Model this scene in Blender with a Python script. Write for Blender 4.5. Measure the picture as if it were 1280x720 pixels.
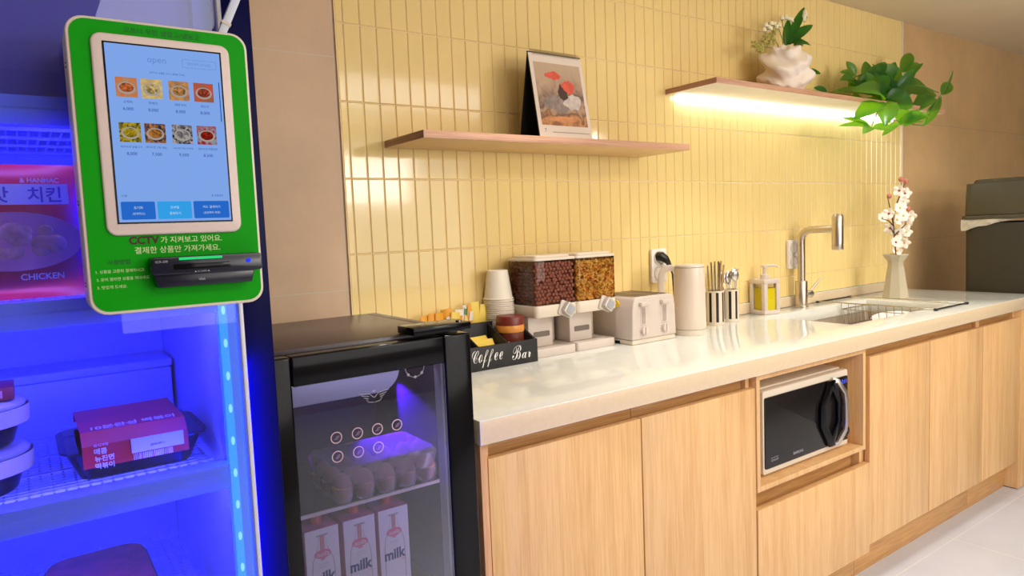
import bpy, bmesh, math, random
from mathutils import Vector, Matrix
random.seed(7)
SC = bpy.context.scene
for o in list(bpy.data.objects): bpy.data.objects.remove(o)
COL = SC.collection
R = math.radians

# ------------------------------------------------------------------ camera
yaw, pit, roll = 0.613510, 0.083885, 0.041132
fw = Vector((math.sin(yaw)*math.cos(pit), math.cos(yaw)*math.cos(pit), -math.sin(pit)))
rt = Vector((math.cos(yaw), -math.sin(yaw), 0)); dn = fw.cross(rt)
r2 = rt*math.cos(roll) + dn*math.sin(roll); d2 = -rt*math.sin(roll) + dn*math.cos(roll)
cam = bpy.data.objects.new('camera', bpy.data.cameras.new('camera')); COL.objects.link(cam)
mw = Matrix.Identity(4)
for i in range(3):
    mw[i][0], mw[i][1], mw[i][2] = r2[i], -d2[i], -fw[i]
mw.translation = Vector((-0.731576, -1.755482, 1.234568))
cam.matrix_world = mw
cam.data.sensor_width = 36; cam.data.lens = 870/1280*36; cam.data.clip_start = 0.02
SC.camera = cam

# ------------------------------------------------------------------ world, view, lights
SC.view_settings.view_transform = 'Standard'; SC.view_settings.look = 'None'
SC.view_settings.gamma = 1; SC.view_settings.use_curve_mapping = False
SC.view_settings.exposure = -0.1
W = bpy.data.worlds.new('world'); SC.world = W; W.use_nodes = True
W.node_tree.nodes['Background'].inputs[0].default_value = (1.0, 0.93, 0.86, 1)
W.node_tree.nodes['Background'].inputs[1].default_value = 0.25
def area(name, loc, rot, sx, sy, power, col=(1, .975, .945)):
    l = bpy.data.lights.new(name, 'AREA'); l.shape = 'RECTANGLE'; l.size = sx; l.size_y = sy; l.energy = power; l.color = col
    o = bpy.data.objects.new(name, l); COL.objects.link(o); o.location = loc; o.rotation_euler = rot; return o
def spot(name, loc, power, size=95, blend=.7, col=(1, .975, .945), rad=.03):
    l = bpy.data.lights.new(name, 'SPOT'); l.energy = power; l.spot_size = R(size); l.spot_blend = blend; l.color = col; l.shadow_soft_size = rad
    o = bpy.data.objects.new(name, l); COL.objects.link(o); o.location = loc; return o
CEIL = 2.183
for x in (.33, 1.28, 2.23): spot('ceiling_downlight', (x, -.62, CEIL-.02), 27, 80, .5)
spot('ceiling_downlight', (3.18, -.62, CEIL-.02), 16, 115, .8)
pl_ = bpy.data.lights.new('added_wash_light', 'POINT'); pl_.energy = 6; pl_.shadow_soft_size = .08; pl_.color = (1, .95, .86); po_ = bpy.data.objects.new('added_wash_light', pl_); COL.objects.link(po_); po_.location = (2.2, -1.5, 1.72)  # unseen point light added to lift the ceiling and brown wall
for x in (.6, 1.75): spot('ceiling_downlight', (x, -2.0, CEIL-.02), 16, 125)
area('ceiling_fill_panel', (.4, -2.6, CEIL-.02), (0, 0, 0), 1.6, .9, 23)  # two unseen panels added as soft fill for the room
area('ceiling_fill_panel', (2.0, -2.6, CEIL-.02), (0, 0, 0), 1.6, .9, 23)
area('added_tile_glint_panel', (1.75, -4.0, 1.72), (R(90), 0, 0), .95, .42, 21, (1, .97, .9))  # unseen panel added for the bright patches reflected in the tiles
area('added_front_fill', (1.3, -4.0, 1.35), (R(90), 0, 0), 3.2, 1.2, 30, (1, .975, .945))  # unseen frontal fill added to brighten the cabinet fronts

# ------------------------------------------------------------------ materials
def lin(c):
    return tuple((x/12.92 if x <= .04045 else ((x+.055)/1.055)**2.4) for x in (v/255 for v in c)) + (1,)
MATS = {}
def mat(name, rgb, rough=.5, metal=0, spec=.5, var=.06, vscale=8, bump=0, bscale=60, coat=0, emit=None, es=0, sub=0, trans=0, stretch=(1, 1, 1), bdist=.002):
    if name in MATS: return MATS[name]
    m = bpy.data.materials.new(name); m.use_nodes = True; nt = m.node_tree; N = nt.nodes; L = nt.links
    b = N['Principled BSDF']; c = lin(rgb)
    tc = N.new('ShaderNodeTexCoord'); mp = N.new('ShaderNodeMapping'); mp.inputs['Scale'].default_value = stretch
    L.new(tc.outputs['Object'], mp.inputs[0])
    nz = N.new('ShaderNodeTexNoise'); nz.inputs['Scale'].default_value = vscale; nz.inputs['Detail'].default_value = 4
    L.new(mp.outputs[0], nz.inputs[0])
    rp = N.new('ShaderNodeValToRGB'); rp.color_ramp.elements[0].position = .3; rp.color_ramp.elements[1].position = .7
    rp.color_ramp.elements[0].color = tuple(max(0, v*(1-var)) for v in c[:3]) + (1,)
    rp.color_ramp.elements[1].color = tuple(min(1, v*(1+var)) for v in c[:3]) + (1,)
    L.new(nz.outputs[0], rp.inputs[0]); L.new(rp.outputs[0], b.inputs['Base Color'])
    b.inputs['Roughness'].default_value = rough; b.inputs['Metallic'].default_value = metal
    b.inputs['Specular IOR Level'].default_value = spec; b.inputs['Coat Weight'].default_value = coat; b.inputs['Coat Roughness'].default_value = .05
    if emit: b.inputs['Emission Color'].default_value = lin(emit); b.inputs['Emission Strength'].default_value = es
    if trans: b.inputs['Transmission Weight'].default_value = trans
    if sub: b.inputs['Subsurface Weight'].default_value = sub; b.inputs['Subsurface Radius'].default_value = (.02, .02, .01)
    if bump:
        n2 = N.new('ShaderNodeTexNoise'); n2.inputs['Scale'].default_value = bscale; n2.inputs['Detail'].default_value = 3
        L.new(mp.outputs[0], n2.inputs[0]); bp = N.new('ShaderNodeBump'); bp.inputs['Strength'].default_value = bump; bp.inputs['Distance'].default_value = bdist
        L.new(n2.outputs[0], bp.inputs['Height']); L.new(bp.outputs[0], b.inputs['Normal'])
    MATS[name] = m; return m
def emat(name, rgb, s):
    if name in MATS: return MATS[name]
    m = bpy.data.materials.new(name); m.use_nodes = True; nt = m.node_tree; nt.nodes.clear()
    e = nt.nodes.new('ShaderNodeEmission'); e.inputs[0].default_value = lin(rgb); e.inputs[1].default_value = s
    o = nt.nodes.new('ShaderNodeOutputMaterial'); nt.links.new(e.outputs[0], o.inputs[0]); MATS[name] = m; return m
def thin_glass(name, tint, ior=1.45, rough=.01, haze=0, hazecol=(255, 255, 255)):
    if name in MATS: return MATS[name]
    m = bpy.data.materials.new(name); m.use_nodes = True; nt = m.node_tree; nt.nodes.clear(); N = nt.nodes; L = nt.links
    t = N.new('ShaderNodeBsdfTransparent'); t.inputs[0].default_value = lin(tint)
    g = N.new('ShaderNodeBsdfGlossy'); g.inputs['Roughness'].default_value = rough; g.inputs['Color'].default_value = (1, 1, 1, 1)
    f = N.new('ShaderNodeFresnel'); f.inputs[0].default_value = ior
    mx = N.new('ShaderNodeMixShader'); L.new(f.outputs[0], mx.inputs[0]); L.new(t.outputs[0], mx.inputs[1]); L.new(g.outputs[0], mx.inputs[2])
    out = mx
    if haze:
        d = N.new('ShaderNodeBsdfDiffuse'); d.inputs[0].default_value = lin(hazecol)
        m2 = N.new('ShaderNodeMixShader'); m2.inputs[0].default_value = haze; L.new(mx.outputs[0], m2.inputs[1]); L.new(d.outputs[0], m2.inputs[2]); out = m2
    o = N.new('ShaderNodeOutputMaterial'); L.new(out.outputs[0], o.inputs[0]); MATS[name] = m; return m
def wood(name, light, dark, axis, rough=.42, k=1.0):
    m = bpy.data.materials.new(name); m.use_nodes = True; nt = m.node_tree; N = nt.nodes; L = nt.links; b = N['Principled BSDF']
    tc = N.new('ShaderNodeTexCoord')
    def noise(sc, det, dist=0):
        mp = N.new('ShaderNodeMapping'); mp.inputs['Scale'].default_value = sc; L.new(tc.outputs['Object'], mp.inputs[0])
        n = N.new('ShaderNodeTexNoise'); n.inputs['Scale'].default_value = 1; n.inputs['Detail'].default_value = det; n.inputs['Distortion'].default_value = dist
        L.new(mp.outputs[0], n.inputs[0]); return n.outputs[0]
    def sc(across, along): return tuple(along if i == axis else across for i in range(3))
    a = noise(sc(34*k, 1.3*k), 5, .3); c = noise(sc(330*k, 9*k), 3)
    mul = N.new('ShaderNodeMath'); mul.operation = 'MULTIPLY_ADD'; L.new(c, mul.inputs[0]); mul.inputs[1].default_value = .55; 
    half = N.new('ShaderNodeMath'); half.operation = 'MULTIPLY'; L.new(a, half.inputs[0]); half.inputs[1].default_value = .55; L.new(half.outputs[0], mul.inputs[2])
    rp = N.new('ShaderNodeValToRGB'); rp.color_ramp.elements[0].position = .40; rp.color_ramp.elements[1].position = .62
    rp.color_ramp.elements[0].color = lin(dark); rp.color_ramp.elements[1].color = lin(light)
    L.new(mul.outputs[0], rp.inputs[0]); L.new(rp.outputs[0], b.inputs['Base Color']); b.inputs['Roughness'].default_value = rough
    bp = N.new('ShaderNodeBump'); bp.inputs['Strength'].default_value = .12; bp.inputs['Distance'].default_value = .001
    L.new(mul.outputs[0], bp.inputs['Height']); L.new(bp.outputs[0], b.inputs['Normal'])
    MATS[name] = m; return m
def stone_tile(name, rgb, dx, dz, ox, oz, grout, rough, axes='xz', var=.12, spec=.5):
    """large tiles with thin grout lines from position"""
    m = bpy.data.materials.new(name); m.use_nodes = True; nt = m.node_tree; N = nt.nodes; L = nt.links; b = N['Principled BSDF']
    tc = N.new('ShaderNodeTexCoord'); sp = N.new('ShaderNodeSeparateXYZ'); L.new(tc.outputs['Object'], sp.inputs[0])
    c = lin(rgb)
    def line(sock, off, per, w):
        s = N.new('ShaderNodeMath'); s.operation = 'SUBTRACT'; L.new(sock, s.inputs[0]); s.inputs[1].default_value = off-per*50
        md = N.new('ShaderNodeMath'); md.operation = 'MODULO'; L.new(s.outputs[0], md.inputs[0]); md.inputs[1].default_value = per
        lt = N.new('ShaderNodeMath'); lt.operation = 'LESS_THAN'; L.new(md.outputs[0], lt.inputs[0]); lt.inputs[1].default_value = w; return lt.outputs[0]
    a = line(sp.outputs['XYZ'.index(axes[0].upper())], ox, dx, .003); d = line(sp.outputs['XYZ'.index(axes[1].upper())], oz, dz, .003)
    mxm = N.new('ShaderNodeMath'); mxm.operation = 'MAXIMUM'; L.new(a, mxm.inputs[0]); L.new(d, mxm.inputs[1])
    n1 = N.new('ShaderNodeTexNoise'); n1.inputs['Scale'].default_value = 3; n1.inputs['Detail'].default_value = 8; n1.inputs['Roughness'].default_value = .65
    L.new(tc.outputs['Object'], n1.inputs[0])
    rp = N.new('ShaderNodeValToRGB'); rp.color_ramp.elements[0].position = .3; rp.color_ramp.elements[1].position = .72
    rp.color_ramp.elements[0].color = tuple(v*(1-var) for v in c[:3])+(1,); rp.color_ramp.elements[1].color = tuple(min(1, v*(1+var)) for v in c[:3])+(1,)
    L.new(n1.outputs[0], rp.inputs[0])
    mx = N.new('ShaderNodeMixRGB'); L.new(mxm.outputs[0], mx.inputs[0]); L.new(rp.outputs[0], mx.inputs[1]); mx.inputs[2].default_value = lin(grout)
    L.new(mx.outputs[0], b.inputs['Base Color']); b.inputs['Roughness'].default_value = rough; b.inputs['Specular IOR Level'].default_value = spec
    bp = N.new('ShaderNodeBump'); bp.inputs['Strength'].default_value = .1; bp.inputs['Distance'].default_value = .002
    L.new(n1.outputs[0], bp.inputs['Height']); L.new(bp.outputs[0], b.inputs['Normal'])
    MATS[name] = m; return m

M_TILE = mat('yellow_glazed_tile', (250, 222, 150), .10, var=.04, vscale=2.2, bump=.10, bscale=16, coat=.2, bdist=.002)
M_GROUT = mat('pale_grout', (246, 220, 176), .8)
M_TRIM = mat('cream_trim', (236, 226, 204), .4)
M_GREY = stone_tile('grey_stone_tile', (216, 182, 148), .6, .604, -.63, 1.695-.604, (214, 196, 170), .5)
M_BROWN = stone_tile('brown_stone_tile', (216, 178, 128), .59, .6, 3.49-.59, 1.095, (186, 160, 126), .35)
M_FLOOR = stone_tile('grey_floor_tile', (200, 203, 212), .6, .6, .265, -.62, (226, 224, 220), .35, 'xy', .07)
M_CEIL = mat('ceiling_paint', (240, 222, 186), .8, var=.02)
M_WALLP = mat('warm_wall_paint', (184, 172, 156), .8, var=.03)
M_OAKV = wood('light_oak_vertical_grain', (234, 190, 134), (216, 166, 108), 2)
M_OAKH = wood('oak_horizontal_grain', (214, 164, 104), (184, 130, 76), 0)
M_OAKE = wood('pale_oak_edge', (232, 184, 146), (208, 156, 118), 2)
M_SHELF = wood('shelf_oak', (214, 164, 132), (182, 130, 100), 0)
M_SHELFD = wood('shelf_oak_end', (186, 138, 108), (150, 104, 78), 1)
M_SHELFU = mat('shelf_underside_led_glow', (250, 240, 214), .5)  # oak underside lightened: the strip's glow is put into the colour
M_COUNTER = mat('cream_solid_surface', (236, 236, 226), .055, var=.02, vscale=40, spec=.6)
M_COUNTERF = mat('beige_solid_surface_edge', (232, 208, 172), .3, var=.03, vscale=60)
M_WHITE = mat('white_plastic', (214, 200, 188), .35, var=.02)
M_WARMW = mat('warm_white_plastic', (228, 214, 194), .32, var=.02)
M_BLACK = mat('black_plastic', (18, 18, 20), .3, var=.2)
M_GLOSSBLACK = mat('gloss_black', (10, 9, 14), .12, var=.1, spec=.2)
M_NAVY = mat('dark_navy_plastic', (16, 18, 40), .25, var=.1)
M_STEEL = mat('brushed_steel', (206, 194, 176), .3, 1, var=.08, vscale=30, stretch=(6, 6, 1))
M_CHROME = mat('chrome_wire', (190, 182, 168), .18, 1, var=.05)
M_DARKST = mat('dark_steel', (90, 88, 86), .35, 1)
M_GREEN = mat('green_panel', (2, 158, 0), .45, spec=.12, var=.03)
M_BEZEL = mat('pinkish_white_bezel', (228, 208, 200), .4, var=.02)
M_CLEAR = thin_glass('clear_acrylic', (244, 238, 230), 1.4)
M_FRGLASS = thin_glass('cooler_door_glass', (218, 224, 255), 1.4)
M_MINIGLASS = thin_glass('tinted_cooler_glass', (226, 226, 238), 1.5)
M_GREENT = mat('dark_green_ink', (6, 50, 30), .6)
M_CREAMT = mat('cream_ink', (216, 232, 170), .6)
M_REDT = mat('dark_red_ink', (62, 14, 12), .6)
M_WHITET = mat('white_ink', (240, 238, 236), .6)
M_GREYT = mat('silver_ink', (170, 170, 176), .5)

# ------------------------------------------------------------------ mesh helpers
class MB:
    def __init__(s): s.v = []; s.f = []; s.m = []; s.X = None
    def add(s, vs, fs, mi=0):
        k = len(s.v)
        for p in vs:
            p = Vector(p)
            if s.X is not None: p = s.X @ p
            s.v.append(p)
        for f in fs: s.f.append([k+i for i in f]); s.m.append(mi)
        return s
    def box(s, x0, x1, y0, y1, z0, z1, mi=0):
        return s.add([(x, y, z) for z in (z0, z1) for y in (y0, y1) for x in (x0, x1)],
                     [(0, 2, 3, 1), (4, 5, 7, 6), (0, 1, 5, 4), (2, 6, 7, 3), (0, 4, 6, 2), (1, 3, 7, 5)], mi)
    def prism(s, poly, axis, a0, a1, mi=0, top=1.0):
        n = len(poly); cx = sum(p[0] for p in poly)/n; cy = sum(p[1] for p in poly)/n
        def P(p, a, k=1):
            u, v = cx+(p[0]-cx)*k, cy+(p[1]-cy)*k
            return {'x': (a, u, v), 'y': (u, a, v), 'z': (u, v, a)}[axis]
        vs = [P(p, a0) for p in poly]+[P(p, a1, top) for p in poly]
        fs = [tuple(range(n)), tuple(range(n, 2*n))]+[(i, (i+1) % n, n+(i+1) % n, n+i) for i in range(n)]
        return s.add(vs, fs, mi)
    def lathe(s, prof, c=(0, 0, 0), n=24, mi=0, cap0=True, cap1=True, sx=1, sy=1):
        vs = []; fs = []
        for r, z in prof:
            for i in range(n):
                a = 2*math.pi*i/n; vs.append((c[0]+r*math.cos(a)*sx, c[1]+r*math.sin(a)*sy, c[2]+z))
        for j in range(len(prof)-1):
            for i in range(n):
                fs.append((j*n+i, j*n+(i+1) % n, (j+1)*n+(i+1) % n, (j+1)*n+i))
        if cap0: fs.append(tuple(range(n))[::-1])
        if cap1: fs.append(tuple(range((len(prof)-1)*n, len(prof)*n)))
        return s.add(vs, fs, mi)
    def tube(s, pts, r, n=8, mi=0, cap=True):
        pts = [Vector(p) for p in pts]; rs = r if isinstance(r, (list, tuple)) else [r]*len(pts)
        vs = []; fs = []; t0 = (pts[1]-pts[0]).normalized()
        ref = Vector((0, 0, 1)) if abs(t0.z) < .9 else Vector((1, 0, 0))
        u = t0.cross(ref).normalized()
        for k, p in enumerate(pts):
            t = (pts[min(k+1, len(pts)-1)]-pts[max(k-1, 0)]).normalized()
            u = (u-t*u.dot(t)); u.normalize(); w = t.cross(u)
            for i in range(n):
                a = 2*math.pi*i/n; vs.append(p+(u*math.cos(a)+w*math.sin(a))*rs[k])
        for k in range(len(pts)-1):
            for i in range(n): fs.append((k*n+i, k*n+(i+1) % n, (k+1)*n+(i+1) % n, (k+1)*n+i))
        if cap: fs.append(tuple(range(n))[::-1]); fs.append(tuple(range((len(pts)-1)*n, len(pts)*n)))
        return s.add(vs, fs, mi)
    def ball(s, c, r, n=10, m=6, mi=0, sc=(1, 1, 1)):
        vs = [(c[0], c[1], c[2]-r*sc[2])]; fs = []
        for j in range(1, m):
            b = -math.pi/2+math.pi*j/m
            for i in range(n):
                a = 2*math.pi*i/n; vs.append((c[0]+r*sc[0]*math.cos(b)*math.cos(a), c[1]+r*sc[1]*math.cos(b)*math.sin(a), c[2]+r*sc[2]*math.sin(b)))
        vs.append((c[0], c[1], c[2]+r*sc[2])); T = len(vs)-1
        for i in range(n): fs.append((0, 1+(i+1) % n, 1+i)); fs.append((T, 1+(m-2)*n+i, 1+(m-2)*n+(i+1) % n))
        for j in range(m-2):
            for i in range(n): fs.append((1+j*n+i, 1+j*n+(i+1) % n, 1+(j+1)*n+(i+1) % n, 1+(j+1)*n+i))
        return s.add(vs, fs, mi)
    def build(s, name, mats, parent=None, bevel=0, seg=2, loc=None, smooth=True, ang=38, world=True):
        """vertices are world coordinates when world=True and the parent sits at a location (kept relative)"""
        me = bpy.data.meshes.new(name); bm = bmesh.new()
        off = Vector((0, 0, 0))
        if world:
            if parent is not None:
                q = parent
                while q is not None: off = off+Vector(q.location); q = q.parent
            if loc is not None: off = off+Vector(loc)
        vv = [bm.verts.new(p-off) for p in s.v]; bm.verts.ensure_lookup_table()
        for f, mi in zip(s.f, s.m):
            try: q = bm.faces.new([vv[i] for i in f]); q.material_index = mi
            except ValueError: pass
        bmesh.ops.recalc_face_normals(bm, faces=bm.faces[:])
        if bevel:
            ed = [e for e in bm.edges if len(e.link_faces) == 2 and e.calc_face_angle(0) > R(40)]
            bmesh.ops.bevel(bm, geom=ed, offset=bevel, segments=seg, affect='EDGES', profile=.5, clamp_overlap=True)
        bm.to_mesh(me); bm.free()
        for m in (mats if isinstance(mats, (list, tuple)) else [mats]): me.materials.append(m)
        if smooth:
            for p in me.polygons: p.use_smooth = True
            me.set_sharp_from_angle(angle=R(ang))
        o = bpy.data.objects.new(name, me); COL.objects.link(o)
        if parent is not None: o.parent = parent
        if loc is not None: o.location = loc
        return o
def thing(name, label, cat, loc=(0, 0, 0), group=None, rz=0):
    o = bpy.data.objects.new(name, None); COL.objects.link(o); o.location = loc; o.rotation_euler = (0, 0, rz); o.empty_display_size = .05
    o['label'] = label; o['category'] = cat
    if group: o['group'] = group
    return o
def tag(o, label, cat, group=None, kind=None):
    o['label'] = label; o['category'] = cat
    if group: o['group'] = group
    if kind: o['kind'] = kind
    return o
def struct(o): o['kind'] = 'structure'; return o
def dup(root, loc, rot=None, label=None, group=None):
    r = root.copy(); COL.objects.link(r); r.location = loc
    if rot is not None: r.rotation_euler = rot
    if label: r['label'] = label
    if group: r['group'] = group
    for ch in list(root.children):
        c = ch.copy(); COL.objects.link(c); c.parent = r
        for g in list(ch.children):
            d = g.copy(); COL.objects.link(d); d.parent = c
    return r
def rrect(x0, x1, z0, z1, r, n=6):
    pts = []
    for cx, cz, a0 in ((x1-r, z1-r, 0), (x0+r, z1-r, 90), (x0+r, z0+r, 180), (x1-r, z0+r, 270)):
        for i in range(n+1):
            a = R(a0+90*i/n); pts.append((cx+r*math.cos(a), cz+r*math.sin(a)))
    return pts
def text_geo(body, shear=0, bold=0):
    cu = bpy.data.curves.new('lettering', 'FONT'); cu.body = body; cu.size = 1; cu.shear = shear; cu.offset = bold; cu.resolution_u = 4
    cu.align_x = 'CENTER'; cu.align_y = 'CENTER'
    o = bpy.data.objects.new('lettering', cu); COL.objects.link(o)
    dg = bpy.context.evaluated_depsgraph_get(); dg.update()
    me = bpy.data.meshes.new_from_object(o.evaluated_get(dg))
    vs = [v.co.copy() for v in me.vertices]; fs = [list(p.vertices) for p in me.polygons]
    bpy.data.objects.remove(o); bpy.data.curves.remove(cu); bpy.data.meshes.remove(me)
    return vs, fs
def text(mb, body, c, w=None, h=None, mi=0, shear=0, bold=0, X=None, maxw=None, align='c'):
    """flat lettering in the xz plane facing -y, centred at c; w fixes the width, h the height"""
    vs, fs = text_geo(body, shear, bold)
    if not vs: return mb
    x0, x1 = min(v.x for v in vs), max(v.x for v in vs); y0, y1 = min(v.y for v in vs), max(v.y for v in vs)
    k = (w/(x1-x0)) if w else h/(y1-y0); kz = k
    if w and h: kz = h/(y1-y0)
    if maxw and (x1-x0)*k > maxw: k = kz = maxw/(x1-x0)
    cx, cy = (x0+x1)/2, (y0+y1)/2
    if align == 'l': cx = x0
    pts = [Vector(((v.x-cx)*k, 0, (v.y-cy)*kz)) for v in vs]
    if X is not None: pts = [X @ p for p in pts]
    pts = [p+Vector(c) for p in pts]
    mb.add(pts, fs, mi); return mb

# ------------------------------------------------------------------ room shell
struct(MB().box(-3, 6, -4.2, 0, -.1, 0).build('floor', M_FLOOR))
struct(MB().box(-3, 6, -4.2, .1, CEIL, CEIL+.1).build('ceiling', M_CEIL))
struct(MB().box(-3, -.02, 0, .1, 0, CEIL).build('wall_back_grey', M_GREY))
struct(MB().box(2.935, 6, 0.002, .1, 0, CEIL).build('wall_back_brown', M_BROWN))
struct(MB().box(-3, 6, -4.3, -4.2, 0, CEIL).build('wall_front', M_WALLP))
struct(MB().box(-3.1, -3, -4.3, .1, 0, CEIL).build('wall_left', M_WALLP))
struct(MB().box(6, 6.1, -4.3, .1, 0, CEIL).build('wall_right', mat('bounce_cutting_dark', (70, 60, 50), .8)))  # unseen wall coloured dark to cut bounce light on the right
# yellow stacked tiles, one glazed body per tile, in the wall's own mesh
tw = MB(); tw.box(-.02, 2.93, .0, .1, 0, CEIL, 1)
TW = .04634; g = .0011; dpt = .0032; bv = .0022
xs = [-.02]+[i*TW for i in range(0, 64) if i*TW < 2.925]+[2.93]
zs = [.898]+[.985+.2*i for i in range(0, 6)]+[CEIL]
for i in range(len(xs)-1):
    for j in range(len(zs)-1):
        x0, x1, z0, z1 = xs[i]+g, xs[i+1]-g, zs[j]+g, zs[j+1]-g
        if x1-x0 < .004: continue
        tx, tz = random.gauss(0, .004), random.gauss(0, .001)
        def yy(x, z): return -dpt+(x-(x0+x1)/2)*tx+(z-(z0+z1)/2)*tz
        q = [(x0, z0), (x1, z0), (x1, z1), (x0, z1)]; e = [(x0+bv, z0+bv), (x1-bv, z0+bv), (x1-bv, z1-bv), (x0+bv, z1-bv)]
        vs = [(a, 0, b) for a, b in q]+[(a+(bv*.35 if a < (x0+x1)/2 else -bv*.35), yy(a, b)*.62, b+(bv*.35 if b < (z0+z1)/2 else -bv*.35)) for a, b in q]+[(a, yy(a, b), b) for a, b in e]
        fs = [(k, (k+1) % 4, 4+(k+1) % 4, 4+k) for k in range(4)]+[(4+k, 4+(k+1) % 4, 8+(k+1) % 4, 8+k) for k in range(4)]+[(8, 9, 10, 11)]
        tw.add(vs, fs, 0)
struct(tw.build('wall_back', [M_TILE, M_GROUT], ang=4))
struct(MB().box(2.928, 2.937, -.008, .0, .86, CEIL).build('trim_1', M_TRIM, bevel=.001))
struct(MB().box(-.0225, -.0195, -.006, .0, .86, CEIL).build('trim_2', M_GROUT))
u = MB().box(-.02, 2.885, -.014, -.0, .856, .894, 0).box(-.02, 2.885, -.015, -.0, .894, .899, 1)
struct(u.build('trim_3', [M_COUNTERF, M_COUNTER], bevel=.001))

# ------------------------------------------------------------------ base cabinets
FY = -.58
def door(parent, x0, x1, z0, z1, name='door'):
    return MB().box(x0, x1, FY, FY+.018, z0, z1).build(name, M_OAKV, parent, bevel=.0012)
def carcass(parent, x0, x1, name='carcass'):
    m = MB()
    m.box(x0, x0+.016, FY+.022, -.02, .115, .803).box(x1-.016, x1, FY+.022, -.02, .115, .803)
    m.box(x0+.016, x1-.016, FY+.022, -.02, .115, .131).box(x0+.016, x1-.016, -.03, -.02, .131, .803)
    return m.build(name, M_OAKV, parent, bevel=.0006)
def pull_rail(parent, x0, x1, z0=.745, z1=.803):
    return MB().box(x0, x1, -.545, -.528, z0, z1).build('pull_rail', M_OAKH, parent, bevel=.0006)
c1 = thing('base_cabinet', 'light oak two-door base cabinet beside the small black fridge', 'cabinet', (.46, -.3, 0), 'oak base cabinets')
MB().box(0, .0165, FY, -.02, .0, .804).build('side_panel', M_OAKE, c1, bevel=.0008)
carcass(c1, .0175, .912); door(c1, .0185, .4595, .127, .767); door(c1, .4635, .909, .127, .767)
pull_rail(c1, .034, .4605); pull_rail(c1, .4625, .895); MB().box(.0175, .912, -.53, -.514, 0, .114).build('toe_kick', M_OAKH, c1, bevel=.0005)
c2 = thing('microwave_cabinet', 'oak cabinet with open microwave niche above a wide drawer', 'cabinet', (1.21, -.3, 0), 'oak base cabinets')
n = MB()
X0, X1, Z0, Z1, t = .9155, 1.4985, .463, .801, .0155
n.box(X0, X1, FY, -.03, Z1-t, Z1).box(X0, X1, FY, -.03, Z0, Z0+t).box(X0, X0+t, FY, -.03, Z0+t, Z1-t).box(X1-t, X1, FY, -.03, Z0+t, Z1-t).box(X0+t, X1-t, -.045, -.03, Z0+t, Z1-t)
n.build('niche_frame', M_OAKV, c2, bevel=.0008)
m = MB(); m.box(.9155, .93, FY+.022, -.02, .115, .462).box(1.50, 1.518, FY+.022, -.02, .115, .803).box(.931, 1.499, FY+.022, -.02, .115, .131); m.build('carcass', M_OAKV, c2, bevel=.0006)
MB().box(.931, 1.499, -.53, -.514, .36, .461).build('pull_rail', M_OAKH, c2)
MB().box(.914, 1.5225, FY-.002, FY+.019, .104, .4125).build('drawer_front', M_OAKV, c2, bevel=.0015)
MB().box(.9155, 1.518, -.53, -.514, 0, .103).build('toe_kick', M_OAKH, c2, bevel=.0005)
c3 = thing('base_cabinet', 'oak two-door base cabinet below the sink, next to the microwave niche', 'cabinet', (1.96, -.3, 0), 'oak base cabinets')
MB().box(1.5195, 1.5355, FY+.022, -.02, .115, .803).box(2.385, 2.401, FY+.022, -.02, .115, .803).box(1.536, 2.3845, FY+.022, -.02, .115, .131).build('carcass', M_OAKV, c3)
door(c3, 1.5245, 1.946, .127, .767); door(c3, 1.95, 2.399, .127, .767); pull_rail(c3, 1.5365, 2.384); MB().box(1.5195, 2.4, -.53, -.514, 0, .114).build('toe_kick', M_OAKH, c3, bevel=.0005)
c4 = thing('base_cabinet', 'narrow oak one-door base cabinet at the counter end beside the trash bin', 'cabinet', (2.65, -.3, 0), 'oak base cabinets')
carcass(c4, 2.4025, 2.773); door(c4, 2.4035, 2.772, .127, .767); pull_rail(c4, 2.419, 2.756); MB().box(2.4025, 2.773, -.53, -.514, 0, .114).build('toe_kick', M_OAKH, c4, bevel=.0005)
MB().box(2.775, 2.885, FY-.004, -.02, 0.004, .804).build('end_panel', M_OAKV, c4, bevel=.001)
# worktop with a sink cut-out
def slab(xs, ys, z0, z1):
    b = MB(); id_ = {}
    vs = [(x, y, z) for z in (z0, z1) for y in ys for x in xs]; I = lambda i, j, k: k*16+j*4+i
    fs = []; mi = []
    for i in range(3):
        for j in range(3):
            if i == 1 and j == 1: continue
            fs.append((I(i, j, 1), I(i+1, j, 1), I(i+1, j+1, 1), I(i, j+1, 1))); mi.append(0)
            fs.append((I(i, j, 0), I(i, j+1, 0), I(i+1, j+1, 0), I(i+1, j, 0))); mi.append(1)
    for i in range(3):
        for j, a in ((0, 1), (3, 1)): fs.append((I(i, j, 0), I(i+1, j, 0), I(i+1, j, 1), I(i, j, 1))); mi.append(1)
    for j in range(3):
        for i in (0, 3): fs.append((I(i, j, 0), I(i, j+1, 0), I(i, j+1, 1), I(i, j, 1))); mi.append(1)
    fs += [(I(1, 1, 0), I(2, 1, 0), I(2, 1, 1), I(1, 1, 1)), (I(1, 2, 0), I(2, 2, 0), I(2, 2, 1), I(1, 2, 1)), (I(1, 1, 0), I(1, 2, 0), I(1, 2, 1), I(1, 1, 1)), (I(2, 1, 0), I(2, 2, 0), I(2, 2, 1), I(2, 1, 1))]; mi += [0]*4
    b.v = [Vector(v) for v in vs]; b.f = [list(f) for f in fs]; b.m = mi; return b
SX0, SX1, SY0, SY1 = 1.615, 2.36, -.468, -.128
ctop = slab([-.01, SX0, SX1, 2.9], [-.6, SY0, SY1, -.0155], .8055, .856).build('worktop', [M_COUNTER, M_COUNTERF], None, bevel=.0016)
tag(ctop, 'long cream worktop running above the oak cabinets', 'worktop')
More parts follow.
